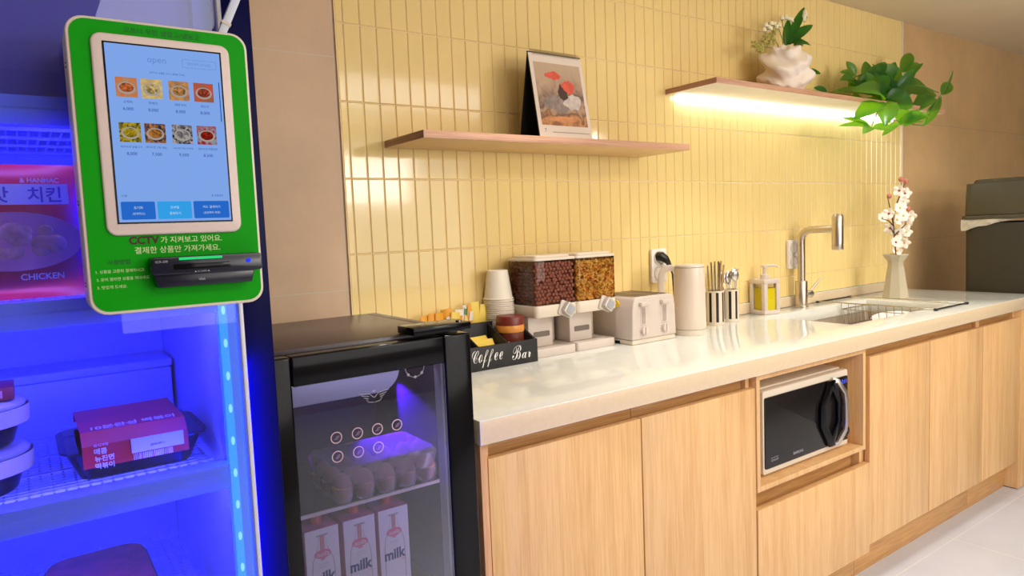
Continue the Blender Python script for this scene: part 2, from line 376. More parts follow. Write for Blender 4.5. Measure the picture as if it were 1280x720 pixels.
# undermount sink
sk = thing('sink', 'stainless steel sink bowl let into the cream worktop under the tap', 'sink', ((SX0+SX1)/2, (SY0+SY1)/2, .64))
b = MB(); P0 = rrect(SX0-.004, SX1+.004, SY0-.004, SY1+.004, .012, 4); P1 = rrect(SX0+.004, SX1-.004, SY0+.004, SY1-.004, .03, 4)
nn = len(P0); b.add([(x, y, .8045) for x, y in P0]+[(x, y, .66) for x, y in P1]+[(x, y, .645) for x, y in rrect(SX0+.02, SX1-.02, SY0+.02, SY1-.02, .03, 4)],
      [(i, (i+1) % nn, nn+(i+1) % nn, nn+i) for i in range(nn)]+[(nn+i, nn+(i+1) % nn, 2*nn+(i+1) % nn, 2*nn+i) for i in range(nn)]+[tuple(range(2*nn, 3*nn))])
b.build('bowl', mat('satin_sink_steel', (206, 192, 172), .38, .55, var=.05, vscale=30), sk)
MB().lathe([(.045, 0), (.045, .003), (.03, .004), (.012, .001)], (2.0, -.3, .6455), 24).build('drain', M_CHROME, sk)

# ------------------------------------------------------------------ shelves on the tiled wall
def shelf(name, label, x0, x1, z0, z1, depth, under):
    s = thing(name, label, 'shelf', ((x0+x1)/2, -depth/2, z0), 'oak wall shelves')
    b = MB(); b.box(x0, x1, -depth, -.0058, z0, z1)
    b.m = [2, 0, 0, 0, 1, 1]
    b.build('board', [M_SHELF, M_SHELFD, under], s, bevel=.0008)
    return s
shelf('wall_shelf', 'lower oak wall shelf holding the desk calendar', .1, 1.075, 1.4675, 1.487, .226, mat('shelf_underside_tan', (222, 186, 132), .5))
s2 = shelf('wall_shelf', 'upper oak wall shelf with glowing light strip, holding vase and plant', 1.21, 2.875, 1.694, 1.7125, .23, M_SHELFU)
MB().box(1.262, 2.80, -.026, -.0062, 1.6835, 1.6938).build('led_strip', emat('led_strip_white', (226, 242, 255), 14), s2)

# ------------------------------------------------------------------ tall blue-lit cooler with glass door
bc = thing('display_cooler', 'tall black display cooler with blue-lit glass door and food inside', 'cooler', (-.77, -.45, 0))
BX0, BX1, BY0, BY1, BH = -1.12, -.427, -.70, -.1, 2.02
M_LINER = mat('blue_glow_tinted_liner', (168, 186, 240), .4, var=.03)  # white liner with the blue LED glow tinted into its colour
M_SIDE = mat('blue_spill_black_frame', (6, 6, 60), .3, var=.1, spec=.06)  # black frame with blue LED spill mixed into its colour
b = MB(); b.box(BX0, BX0+.03, BY0+.03, BY1, .0, BH).box(-.455, BX1, BY0+.03, BY1, .0, BH).box(BX0+.03, -.455, BY1-.03, BY1, .0, BH).box(BX0+.03, -.455, BY0+.03, BY1-.03, 1.86, BH).box(BX0+.03, -.455, BY0+.03, BY1-.03, 0, .3)
b.build('cabinet_shell', M_SIDE, bc, bevel=.002)
LX0, LX1, LY1 = -1.075, -.503, -.165
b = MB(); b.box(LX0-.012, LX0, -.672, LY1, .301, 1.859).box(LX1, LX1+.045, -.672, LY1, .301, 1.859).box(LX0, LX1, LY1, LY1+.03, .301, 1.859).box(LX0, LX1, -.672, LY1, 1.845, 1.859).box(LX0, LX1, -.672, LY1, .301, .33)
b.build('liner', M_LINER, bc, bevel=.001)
MB().box(LX0+.001, LX1-.001, -.66, -.645, 1.428, 1.844).build('reflection_panel', mat('purple_reflection_tone', (150, 132, 180), .5), bc)  # added panel; its purple imitates the dim room reflected in the glass
dr = MB(); dr.box(-.4785, BX1, -.688, -.673, .12, 1.99).box(BX0, BX0+.04, -.71, -.673, .12, 1.99).box(BX0+.04, -.4785, -.71, -.673, 1.86, 1.99).box(BX0+.04, -.4785, -.71, -.673, .12, .31)
dr = dr.build('door_frame', M_SIDE, bc, bevel=.0015)
MB().box(BX0+.0405, -.479, -.708, -.703, .311, 1.859).build('glass_pane', M_FRGLASS, dr)
MB().box(-.4805, -.4745, -.7165, -.6885, .12, 1.99).build('edge_strip', mat('white_alloy_strip', (214, 214, 224), .35, .2), dr, bevel=.001)
MB().box(-.4744, -.4738, -.716, -.689, .2, 1.06).build('added_edge_glow', emat('added_blue_glow', (0, 0, 255), 42), dr)  # hidden emitter added to throw blue onto the door stile
led_base = MB().box(-.494, -.4825, -.7015, -.688, .33, 1.30).build('led_profile', emat('led_profile_blue', (112, 156, 255), 1.0), bc)
MB().box(-.5025, -.4942, -.701, -.688, .33, 1.30).build('led_strip', emat('led_strip_cyan', (84, 190, 255), 1.3), led_base)
M_LED = emat('led_dot', (170, 250, 255), 1.6)
l0 = MB().ball((-.4985, -.7012, .608), .0030, 10, 6, sc=(.9, .3, 2.2)).build('led', M_LED, led_base)
for k in range(18):
    l = l0.copy(); COL.objects.link(l); l.parent = led_base; l.location = (0, 0, .048*(k+1)-.24+.048)
M_BLUEL = emat('blue_led_tube', (4, 22, 255), 170); M_LIPL = emat('added_violet_glow', (176, 150, 255), 30)
MB().box(LX0+.002, LX0+.02, -.68, -.665, .35, 1.38).build('unseen_light_tube', M_BLUEL, bc)
MB().box(-.499, -.4835, -.687, -.6735, .35, 1.38).build('unseen_light_tube', M_BLUEL, bc)
for zz in (.908, 1.169, 1.425): MB().box(-1.05, -.53, -.672, -.664, zz-.033, zz-.027).build('unseen_light_tube', M_LIPL, bc)  # violet tubes added behind the rails to brighten the food
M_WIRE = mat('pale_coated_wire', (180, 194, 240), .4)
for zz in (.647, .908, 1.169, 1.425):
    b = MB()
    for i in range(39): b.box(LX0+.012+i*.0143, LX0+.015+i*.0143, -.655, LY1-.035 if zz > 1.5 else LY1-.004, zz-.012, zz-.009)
    for y in (-.6, -.5, -.4, -.3, -.2): b.box(LX0+.004, LX1-.004, y, y+.005, zz-.017, zz-.0122)
    if zz < 1: 
        for i in range(34): b.box(LX0+.012, LX1-.012, -.65+i*.0143, -.648+i*.0143, zz-.0088, zz-.0072)
    w = b.build('wire_shelf', M_WIRE, bc)
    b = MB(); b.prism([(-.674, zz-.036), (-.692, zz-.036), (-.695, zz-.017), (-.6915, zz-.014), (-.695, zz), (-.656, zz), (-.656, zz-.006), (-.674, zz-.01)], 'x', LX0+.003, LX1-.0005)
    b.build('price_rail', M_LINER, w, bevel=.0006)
    MB().lathe([(.005, 0), (.004, .002), (.0015, .0021)], (0, 0, 0), 14).build('screw', M_CHROME, w) if False else None

# --- food in the cooler
M_RED = mat('red_packet_print', (214, 34, 52), .35, var=.12, vscale=20)
M_PINK = mat('pink_packet_print', (238, 150, 150), .4, var=.15, vscale=30)
M_PACKW = mat('white_packet_print', (240, 236, 236), .45, var=.03)
M_BLKTRAY = mat('black_food_tray', (20, 19, 24), .3)
pk = thing('chicken_packet', 'large red frozen chicken packet standing on the upper cooler shelf', 'food packet', (-.78, -.63, 1.17))
b = MB(); vs = []; fs = []; NX, NZ = 16, 12
for side in (-1, 1):
    for j in range(NZ+1):
        for i in range(NX+1):
            u_, v_ = i/NX, j/NZ; th = .026*(max(0, math.sin(math.pi*u_))**.45)*(max(0, math.sin(math.pi*v_))**.45)+.0012
            vs.append((-.905+.25*u_, -.632+side*th+.002*math.sin(9*u_+5*v_)*min(1, 4*v_*(1-v_)), 1.1695+.176*v_))
K = (NX+1)*(NZ+1)
for sd in (0, 1):
    for j in range(NZ):
        for i in range(NX): a = sd*K+j*(NX+1)+i; fs.append((a, a+1, a+NX+2, a+NX+1))
b.add(vs, fs); b.build('bag', M_RED, pk)
def plate(b, poly, y, mi=0): b.add([(x, y, z) for x, z in poly], [tuple(range(len(poly)))], mi); return b
def slabxz(x0, x1, z0, z1, y, t=.0012): return MB().box(x0, x1, y-t, y, z0, z1)
MB().box(-.88, -.672, -.6625, -.6605, 1.292, 1.318).build('name_band', M_PACKW, pk)
b = MB(); text(b, '치킨', (-.698, -.6628, 1.3045), h=.02, bold=.02); text(b, '맛', (-.745, -.6628, 1.3045), h=.02, bold=.02); b.build('lettering', mat('violet_ink', (120, 84, 190), .5), pk, smooth=False)
b = MB(); text(b, '& HANMAC', (-.702, -.6605, 1.323), h=.006, bold=.02); text(b, 'CHICKEN', (-.708, -.661, 1.199), h=.008, bold=.01); b.build('lettering', M_PACKW, pk, smooth=False)
b = MB(); plate(b, [(-.735+.075*math.cos(a*math.pi/16), 1.245+.038*math.sin(a*math.pi/16)) for a in range(32)], -.6612); b.build('food_picture', M_PINK, pk)
b = MB(); 
for k in range(16): b.ball((-.735+random.uniform(-.05, .05), -.661, 1.245+random.uniform(-.02, .02)), random.uniform(.008, .016), sc=(1, .12, .8))
b.build('food_picture', mat('fried_crumb_print', (224, 160, 120), .6, var=.3, vscale=90), pk)

def tray_bowl(parent, x0, x1, y0, y1, z0, h, m, rim=.006):
    b = MB(); A = rrect(x0+.018, x1-.018, y0+.018, y1-.018, .02, 5); C = rrect(x0, x1, y0, y1, .03, 5); D = rrect(x0-rim, x1+rim, y0-rim, y1+rim, .034, 5); n_ = len(A)
    b.add([(x, y, z0) for x, y in A]+[(x, y, z0+h) for x, y in C]+[(x, y, z0+h) for x, y in D]+[(x, y, z0+h+.003) for x, y in D],
          [tuple(range(n_))]+[(k*n_+i, k*n_+(i+1) % n_, (k+1)*n_+(i+1) % n_, (k+1)*n_+i) for k in range(3) for i in range(n_)]+[tuple(range(3*n_, 4*n_))])
    return b.build('tray', m, parent)
tk = thing('noodle_tray', 'black noodle tray in a red printed sleeve on the middle cooler shelf', 'ready meal', (-.61, -.55, .901))
tray_bowl(tk, -.703, -.52, -.622, -.46, .9015, .043, M_BLKTRAY)
sv = MB(); sv.prism([(-.632, .925), (-.628, .9555), (-.61, .972), (-.46, .974), (-.447, .955), (-.4475, .9552), (-.4605, .9725), (-.61, .9705), (-.6265, .955), (-.6305, .925)], 'x', -.682, -.546)
sl = sv.build('sleeve', M_RED, tk, smooth=False)
b = MB(); b.prism([(-.628, .9475), (-.628, .9485), (-.45, .9485), (-.45, .9475)], 'x', -.7, -.523); b.build('lid_film', thin_glass('food_film', (235, 225, 235), 1.4), tk)
MB().box(-.622, -.553, -.6345, -.6322, .936, .9565).build('price_label', M_PACKW, tk)
b = MB(); text(b, '2026.09.11', (-.588, -.635, .944), h=.0032); b.build('lettering', M_NAVY, tk, smooth=False)
b = MB()
for k, t_ in enumerate(('매콤', '뉴진면', '떡볶이')): text(b, t_, (-.668, -.6325, .9475-.0105*k), h=.0085, bold=.02, align='l')
text(b, '파시가락', (-.668, -.6325, .956), h=.0045, align='l')
Xt = Matrix.Rotation(R(-84), 4, 'X')
text(b, '10분완성 떡볶이', (-.613, -.598, .9735), w=.11, X=Xt, bold=.015)
b.build('lettering', M_WHITET, tk, smooth=False)
b = MB()
for k in range(22): b.box(-.62+k*.0024, -.62+k*.0024+random.choice((.0008, .0014)), -.6345, -.632, .926, .9345)
b.build('barcode', M_WHITET, tk, smooth=False)
def bowl_pair(z, label, tint):
    t = thing('soup_bowl', label, 'ready meal', (-.807, -.56, z), 'stacked soup bowls in the cooler')
    cx, cy = -.807, -.56
    MB().lathe([(.046, 0), (.05, .004), (.064, .048), (.069, .05), (.069, .053)], (cx, cy, z), 28, cap1=True).build('bowl', M_BLKTRAY, t)
    MB().lathe([(.067, .0), (.0675, .004), (.062, .008), (.055, .01)], (cx, cy, z+.0532), 28).build('lid', tint, t)
    b = MB(); b.lathe([(.0695, .03), (.071, .0535)], (cx, cy, z), 28, cap0=False, cap1=False); b.build('sleeve', mat('cream_bowl_sleeve', (226, 206, 168), .5), t)
    return t
bowl_pair(.9015, 'cream-sleeved soup bowl at the bottom of the stack in the cooler', mat('clear_lid_cream', (210, 200, 190), .2))
bowl_pair(.967, 'cream-sleeved soup bowl on top of another in the cooler', mat('clear_lid_cream', (210, 200, 190), .2))
rt_ = thing('dipping_box', 'small reddish carton perched on the stacked bowls in the cooler', 'ready meal', (-.79, -.56, 1.032))
MB().box(-.85, -.752, -.6, -.53, 1.032, 1.05).build('carton', mat('maroon_carton', (150, 40, 60), .5), rt_, bevel=.002)
MB().box(-.84, -.765, -.6015, -.6, 1.036, 1.046).build('label_strip', M_PINK, rt_)
fb = thing('foam_box', 'white foam box standing at the back of the middle cooler shelf', 'box', (-.72, -.24, .9005))
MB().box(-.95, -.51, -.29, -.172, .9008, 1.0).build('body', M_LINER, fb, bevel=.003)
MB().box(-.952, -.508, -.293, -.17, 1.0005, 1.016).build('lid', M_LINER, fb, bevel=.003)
lt = thing('rice_box', 'plum-lidded meal box on the bottom cooler shelf', 'ready meal', (-.66, -.5, .64))
tray_bowl(lt, -.735, -.6, -.6, -.41, .6405, .07, M_BLKTRAY)
b = MB(); b.prism(rrect(-.739, -.596, -.604, -.406, .034, 5), 'z', .7140, .722, top=.96); b.build('lid', mat('plum_lid_print', (176, 44, 74), .4, var=.35, vscale=40), lt, bevel=.001)
lt2 = thing('rice_box', 'dark meal box at the far side of the bottom cooler shelf', 'ready meal', (-.85, -.5, .64))
tray_bowl(lt2, -.93, -.775, -.6, -.43, .6405, .07, M_BLKTRAY)
b = MB(); b.prism(rrect(-.934, -.771, -.604, -.426, .034, 5), 'z', .7140, .722, top=.96); b.build('lid', mat('grey_film_lid', (90, 96, 120), .3, var=.35, vscale=40), lt2, bevel=.001)

# ------------------------------------------------------------------ ordering kiosk on the cooler door
kx0, kx1, kz0, kz1, kf = -.6668, -.4612, 1.1505, 1.5072, -.78
kk = thing('kiosk', 'green self-checkout kiosk with touch screen mounted on the cooler door', 'kiosk', (-.564, -.75, 1.15))
b = MB(); b.prism(rrect(kx0, kx1, kz0, kz1, .02), 'y', kf, -.722); b.build('housing', M_WARMW, kk, bevel=.002, seg=3)
MB().box(-.61, -.52, -.7215, -.7085, 1.25, 1.42).build('mount', M_BLACK, kk)
b = MB(); b.prism(rrect(kx0+.004, kx1-.0035, kz0+.004, kz1-.0035, .0175), 'y', kf-.0012, kf+.001); b.build('front_panel', M_GREEN, kk)
b = MB(); b.prism(rrect(-.6425, -.4855, 1.2465, 1.4885, .012), 'y', kf-.0055, kf); bz = b.build('bezel', M_BEZEL, kk, bevel=.0025, seg=3)
MB().box(-.6305, -.4965, kf-.0062, kf-.005, 1.2605, 1.4785).build('screen_surround', M_GLOSSBLACK, kk)
sy = kf-.0066
scr = MB().box(-.6285, -.4985, sy, sy+.0006, 1.2625, 1.4765).build('screen', emat('screen_blue', (140, 182, 255), .85), kk)
M_SD = emat('screen_text_blue', (50, 92, 200), .5); M_SB1 = emat('button_blue', (44, 118, 226), .8); M_SB2 = emat('button_cyan', (56, 170, 246), .9); M_SW = emat('screen_text_white', (214, 232, 255), .9)
for (x0, x1, mm, tx) in ((-.6255, -.588, M_SB1, ('초기화', '(전체취소)')), (-.5855, -.546, M_SB2, ('모바일', '결제하기')), (-.5435, -.5005, M_SB1, ('카드 결제하기', '(삼성페이 포함)'))):
    b = MB(); b.prism(rrect(x0, x1, 1.2655, 1.2875, .0015, 3), 'y', sy-.0004, sy-.0001); bt = b.build('screen_button', mm, scr)
    b = MB(); text(b, tx[0], ((x0+x1)/2, sy-.0006, 1.280), h=.0034); text(b, tx[1], ((x0+x1)/2, sy-.0006, 1.2725), h=.0034); b.build('screen_text', M_SW, scr, smooth=False)
foods = [((196, 150, 104), (232, 120, 66)), ((208, 176, 120), (238, 206, 130)), ((170, 128, 90), (226, 158, 90)), ((150, 110, 84), (214, 92, 64)),
         ((52, 64, 40), (196, 168, 40)), ((40, 50, 74), (200, 130, 60)), ((40, 40, 50), (190, 180, 180)), ((150, 160, 176), (176, 40, 24))]
names = ['소떡떡', '핫케익', '계란구이', '떡꼬치', '돼지두면 숯불고기', '돼지두면 고등 280g', '바로다잡 매콤 버섯볶음', '돼지두면 매콤달콤']
price = ['6,000', '8,000', '8,000', '8,000', '8,000', '7,500', '9,500', '8,500']
def food_mat(i, a, c):
    m = bpy.data.materials.new('menu_picture_%s' % 'abcdefgh'[i]); m.use_nodes = True; nt = m.node_tree; nt.nodes.clear(); N = nt.nodes; L = nt.links
    tc = N.new('ShaderNodeTexCoord'); nz = N.new('ShaderNodeTexNoise'); nz.inputs['Scale'].default_value = 160; nz.inputs['Detail'].default_value = 3; nz.inputs['Distortion'].default_value = 1.2
    L.new(tc.outputs['Object'], nz.inputs[0]); rp = N.new('ShaderNodeValToRGB'); L.new(nz.outputs[0], rp.inputs[0])
    rp.color_ramp.elements[0].position = .38; rp.color_ramp.elements[1].position = .62; rp.color_ramp.elements[0].color = lin(a); rp.color_ramp.elements[1].color = lin(c)
    e = N.new('ShaderNodeEmission'); L.new(rp.outputs[0], e.inputs[0]); e.inputs[1].default_value = .8
    o = N.new('ShaderNodeOutputMaterial'); L.new(e.outputs[0], o.inputs[0]); return m
b = MB(); 
for i in range(8):
    cx = (-.6085, -.581, -.550, -.521)[i % 4]; cz = 1.4255 if i < 4 else 1.3715
    p = MB(); p.box(cx-.0118, cx+.0118, sy-.0004, sy-.0001, cz-.0118, cz+.0118); fm = food_mat(i, *foods[i]); pc = p.build('menu_picture', fm, scr)
    q = MB(); q.add([(cx+.0098*math.cos(a*math.pi/10), sy-.0006, cz-.001+.0074*math.sin(a*math.pi/10)) for a in range(20)], [tuple(range(20))])
    q.build('dish_picture', emat('dish_plate', (206, 198, 190), .6), scr)
    q = MB(); q.add([(cx+.0078*math.cos(a*math.pi/10), sy-.0008, cz-.0005+.0056*math.sin(a*math.pi/10)) for a in range(20)], [tuple(range(20))])
    q.build('dish_picture', food_mat(i, tuple(int(v*.55) for v in foods[i][1]), foods[i][1]), scr)
    text(b, names[i], (cx, sy-.0006, cz-.0175), h=.0034, maxw=.023); text(b, price[i], (cx, sy-.0006, cz-.026), h=.0042)
text(b, '원하시는 상품을 고르고 결제해 주세요', (-.562, sy-.0006, 1.4455), w=.04); text(b, '수량', (-.621, sy-.0006, 1.2945), w=.006); text(b, '총 결제금액', (-.514, sy-.0006, 1.2945), w=.014)
b.box(-.5022, -.5012, sy-.0005, sy-.0002, 1.39, 1.44)
b.build('screen_text', M_SD, scr, smooth=False)
b = MB(); text(b, 'open', (-.573, sy-.0006, 1.459), h=.0075); P = rrect(-.544, -.5035, 1.455, 1.4655, .002, 3); Q = rrect(-.5436, -.5039, 1.4554, 1.4651, .002, 3); k = len(P)
b.add([(x, sy-.0005, z) for x, z in P]+[(x, sy-.0005, z) for x, z in Q], [(i, (i+1) % k, k+(i+1) % k, k+i) for i in range(k)]); text(b, '결제내역 (영수증)', (-.524, sy-.0006, 1.460), w=.028)
b.build('screen_text', emat('screen_text_pale', (112, 150, 226), .8), scr, smooth=False)
ty = kf-.0015
b = MB(); text(b, '오프너 무인 냉장고/냉동고', (-.563, ty, 1.4956), w=.086); b.build('lettering', M_GREENT, kk, smooth=False); b = MB(); text(b, '사용방법', (-.6325, ty, 1.2145), w=.0245, bold=.01); b.build('lettering', M_GREENT, kk, smooth=False)
b = MB(); text(b, 'CCTV', (-.6025, ty, 1.2400), w=.034, bold=.045); b.build('lettering', M_REDT, kk, smooth=False)
b = MB(); text(b, '가 지켜보고 있어요.', (-.5475, ty, 1.2395), w=.073, bold=.008); text(b, '결제한 상품만 가져가세요.', (-.564, ty, 1.2275), w=.1, bold=.008)
for k_, t_ in enumerate(('1. 상품을 고른뒤 결제하시고,', '2. 문이 열리면 상품을 꺼내세요.', '3. 맛있게 드세요.')): text(b, t_, (-.6575, ty, 1.2035-.0095*k_), w=(.053, .058, .032)[k_], align='l')
b.build('lettering', M_CREAMT, kk, smooth=False)
rd = MB(); rd.prism(rrect(-.6005, -.4675, 1.1955, 1.218, .005, 4), 'y', -.806, kf); rd.prism([(-.594, 1.18), (-.481, 1.18), (-.477, 1.1965), (-.5985, 1.1965)], 'y', -.801, kf)
rd = rd.build('card_reader', M_NAVY, kk, bevel=.0015)
MB().box(-.569, -.518, -.8072, -.8062, 1.2135, 1.2165).build('status_light', emat('green_light', (40, 220, 120), 1.1), rd)
MB().box(-.576, -.509, -.8066, -.8058, 1.2015, 1.2085).build('card_slot', M_GLOSSBLACK, rd, bevel=.0003)
MB().prism([(-.4855+.0028*math.cos(a*math.pi/8), 1.2085+.0028*math.sin(a*math.pi/8)) for a in range(16)], 'y', -.8072, -.8058).build('indicator', emat('blue_light', (30, 40, 255), 2.5), rd)
b = MB(); text(b, '▲ IC CARD ▲', (-.543, -.8065, 1.1985), w=.018); text(b, 'SCR-200', (-.589, -.8065, 1.2125), w=.014); text(b, 'VISA', (-.543, -.8015, 1.188), w=.008); b.build('lettering', M_GREYT, rd, smooth=False)
b = MB()
for zz in (1.455, 1.45, 1.29, 1.286, 1.19, 1.186): b.ball((kx0, -.755, zz), .0012)
b.build('screw', M_BLACK, kk)
cd = thing('cable_duct', 'white cable duct rising slanted from behind the kiosk', 'cable duct', (-.48, -.74, 1.45))
b = MB(); b.X = Matrix.Translation((-.489, -.74, 1.50)) @ Matrix.Rotation(R(24), 4, 'Y'); b.box(-.0052, .0052, -.005, .005, -.02, .3); b.build('duct_body', mat('duct_white', (214, 220, 236), .4), cd, bevel=.001)
b = MB(); b.X = Matrix.Translation((-.489, -.74, 1.50)) @ Matrix.Rotation(R(24), 4, 'Y')
for z in (.03, .075, .12, .165): b.box(-.0062, .0062, -.006, .006, z, z+.004)
b.build('duct_clip', M_WHITE, cd)

# ------------------------------------------------------------------ small black glass-door fridge
mf = thing('mini_fridge', 'small black glass-door fridge standing between display cooler and worktop', 'fridge', (-.222, -.38, 0))
FX0, FX1 = -.42, -.022
M_FBODY = mat('fridge_black_shell', (60, 46, 50), .3, var=.25, vscale=200, spec=.5)
b = MB(); b.box(FX0, FX0+.025, -.553, -.156, .03, 1.043).box(FX1-.025, FX1, -.553, -.156, .03, 1.043).box(FX0+.025, FX1-.025, -.553, -.156, 1.005, 1.043).box(FX0+.025, FX1-.025, -.19, -.156, .03, 1.005).box(FX0+.025, FX1-.025, -.553, -.19, .03, .1)
b.build('shell', M_FBODY, mf, bevel=.003)
for x in (-.40, -.05):
    for y in (-.52, -.18): MB().lathe([(.014, 0), (.016, .0295)], (x, y, 0), 14).build('foot', M_BLACK, mf)
M_IN = mat('fridge_grey_liner', (66, 66, 84), .45)
b = MB(); b.box(FX0+.0255, FX0+.03, -.55, -.192, .102, 1.003).box(FX1-.03, FX1-.0255, -.55, -.192, .102, 1.003).box(FX0+.03, FX1-.03, -.197, -.192, .102, 1.003).box(FX0+.03, FX1-.03, -.55, -.197, .102, .107)
b.build('liner', M_IN, mf)
d = MB(); GX0, GX1, GZ0, GZ1 = -.376, -.082, .09, .985
d.box(FX0, GX0, -.6, -.558, .035, 1.037).box(GX1, FX1, -.6, -.558, .035, 1.037).box(GX0, GX1, -.6, -.558, GZ1, 1.037).box(GX0, GX1, -.6, -.558, .035, GZ0)
dm = d.build('door', M_GLOSSBLACK, mf, bevel=.004, seg=3)
MB().box(GX0+.0005, GX1-.0005, -.5975, -.5935, GZ0+.0005, GZ1-.0005).build('glass_pane', M_MINIGLASS, dm)
MB().box(GX1-.006, GX1-.0008, -.592, -.565, GZ0+.001, GZ1-.001).build('edge_seal', M_GREYT, dm)
MB().box(-.145, FX1+.004, -.598, -.53, 1.0435, 1.0585).build('hinge_cover', M_GLOSSBLACK, mf, bevel=.0025)
MB().lathe([(.006, 0), (.006, .003), (.003, .0045)], (-.036, -.58, 1.0586), 14).build('hinge_pin', M_CHROME, mf)
# printed marks on the door glass
b = MB()
def ring(b, cx, cz, r0, r1, y=-.5982, n_=28):
    b.add([(cx+r*math.cos(2*math.pi*i/n_), y, cz+r*math.sin(2*math.pi*i/n_)) for r in (r0, r1) for i in range(n_)], [(i, (i+1) % n_, n_+(i+1) % n_, n_+i) for i in range(n_)])
for x in (-.305, -.266, -.2275, -.1885): ring(b, x, .8845, .0088, .0105)
for x in (-.305, -.266, -.2275): ring(b, x, .8505, .0088, .0105)
b.build('printed_ring', mat('pinkish_print', (208, 176, 190), .4), dm, smooth=False)
b = MB()
for i, x in enumerate((-.305, -.266, -.2275, -.1885, -.305, -.266, -.2275)):
    z = .8845 if i < 4 else .8505
    for k in range(3): b.box(x-.004+.002*k, x+.002+.002*k, -.5984, -.598, z-.0035+.0024*k, z-.0022+.0024*k)
b.build('printed_symbol', mat('mauve_print', (150, 110, 150), .4), dm, smooth=False)
b = MB(); ring(b, -.146, .987, .0192, .0199)
for k in range(7): a = R(40+k*46); ring(b, -.146+.0195*math.cos(a), .987+.0195*math.sin(a), .0014, .0026, n_=10)
b.build('printed_dial_ring', M_GREYT, dm, smooth=False); b = MB()
cx, cz = -.23, .946
b.add([(cx-.003, -.5982, cz+.008), (cx+.003, -.5982, cz+.008), (cx+.003, -.5982, cz+.0105), (cx-.003, -.5982, cz+.0105)], [(0, 1, 2, 3)])
for sgn in (-1, 1):
    for k in range(4): b.add([(cx+sgn*(.009+.001*k), -.5982, cz+.0055-.0042*k), (cx+sgn*(.029-.0045*k), -.5982, cz+.0085-.0042*k), (cx+sgn*(.029-.0045*k), -.5982, cz+.0073-.0042*k), (cx+sgn*(.009+.001*k), -.5982, cz+.0043-.0042*k)], [(0, 1, 2, 3)])
    b.add([(cx+sgn*.0005, -.5982, cz-.002), (cx+sgn*.009, -.5982, cz+.0055), (cx+sgn*.009, -.5982, cz+.0043), (cx+sgn*.0005, -.5982, cz-.0034)], [(0, 1, 2, 3)])
    b.add([(cx+sgn*.001, -.5982, cz-.011), (cx+sgn*.013, -.5982, cz-.009), (cx+sgn*.013, -.5982, cz-.0099), (cx+sgn*.001, -.5982, cz-.0119)], [(0, 1, 2, 3)])
b.build('printed_emblem', M_GREYT, dm, smooth=False)
# inside fittings
b = MB(); P = rrect(-.388, -.128, .928, 1.06, .045, 8); P = [p for p in P if p[1] < 1.0]; P.sort(key=lambda p: math.atan2(p[1]-.985, p[0]+.25))
b.prism([(-.386, 1.0), (-.386, .926)]+[(-.175+.045*math.cos(R(a)), .971+.045*math.sin(R(a))) for a in range(-90, 1, 10)]+[(-.13, 1.0)], 'y', -.5, -.22)
b.build('chill_compartment', mat('frosted_compartment', (190, 192, 204), .4, var=.05), mf, bevel=.002)
shf = MB().box(FX0+.031, FX1-.031, -.5, -.2, .717, .7215).build('glass_shelf', thin_glass('shelf_glass', (200, 204, 220), 1.45), mf)
MB().box(FX0+.031, FX1-.031, -.5045, -.5002, .716, .7225).build('shelf_edge', M_WHITE, shf)
MB().box(FX0+.031, FX1-.031, -.5, -.2, .484, .4885).build('glass_shelf', thin_glass('shelf_glass', (200, 204, 220), 1.45), mf)
MB().box(-.36, -.08, -.552, -.546, .9986, 1.0025).build('added_fridge_fill', emat('pale_added_fill', (226, 220, 255), 16), mf)  # hidden emitter added to brighten the fridge interior
lmp = spot('blue_fridge_lamp', (-.075, -.30, .915), 16, 75, .4, (.13, .02, 1), .006); lmp.rotation_euler = (R(-42), R(4), 0)
MB().box(-.0605, -.0525, -.5565, -.5525, .12, .98).build('added_fridge_fill', emat('violet_added_fill', (222, 206, 255), 11), mf)  # second added emitter behind the door frame, lighting the cartons
# eggs in a clear tray
M_EGG = mat('brown_eggshell', (238, 176, 128), .5, var=.06, vscale=30)
et = thing('egg_tray', 'clear plastic egg tray with lid on the upper glass shelf of the small fridge', 'egg tray', (-.17, -.44, .7225))
M_TRAYC = thin_glass('clear_tray_plastic', (214, 208, 232), 1.45, .12, .2, (220, 208, 226))
b = MB(); P = rrect(-.285, -.058, -.52, -.355, .022, 5); Q = rrect(-.279, -.064, -.514, -.361, .02, 5); n_ = len(P)
b.add([(x, y, .786) for x, y in P]+[(x, y, .79) for x, y in P]+[(x, y, .757) for x, y in Q], [(i, (i+1) % n_, n_+(i+1) % n_, n_+i) for i in range(n_)]+[(i, (i+1) % n_, 2*n_+(i+1) % n_, 2*n_+i) for i in range(n_)])
EG = [(-.262+.0455*i, -.494+.052*j) for j in range(3) for i in range(5)]
for (x, y) in EG: b.lathe([(.010, .7228), (.016, .7262), (.0205, .736), (.0225, .757)], (x, y, 0), 14, cap1=False)
b.build('base', M_TRAYC, et)
b = MB(); b.add([(x, y, .7902) for x, y in P]+[(x, y, .797) for x, y in Q]+[(x, y, .795) for x, y in rrect(-.268, -.075, -.503, -.372, .015, 5)], [(k*n_+i, k*n_+(i+1) % n_, (k+1)*n_+(i+1) % n_, (k+1)*n_+i) for k in range(2) for i in range(n_)]+[tuple(range(2*n_, 3*n_))])
b.build('lid', M_TRAYC, et)
eg0 = None
rows = ('front row', 'middle row', 'back row')
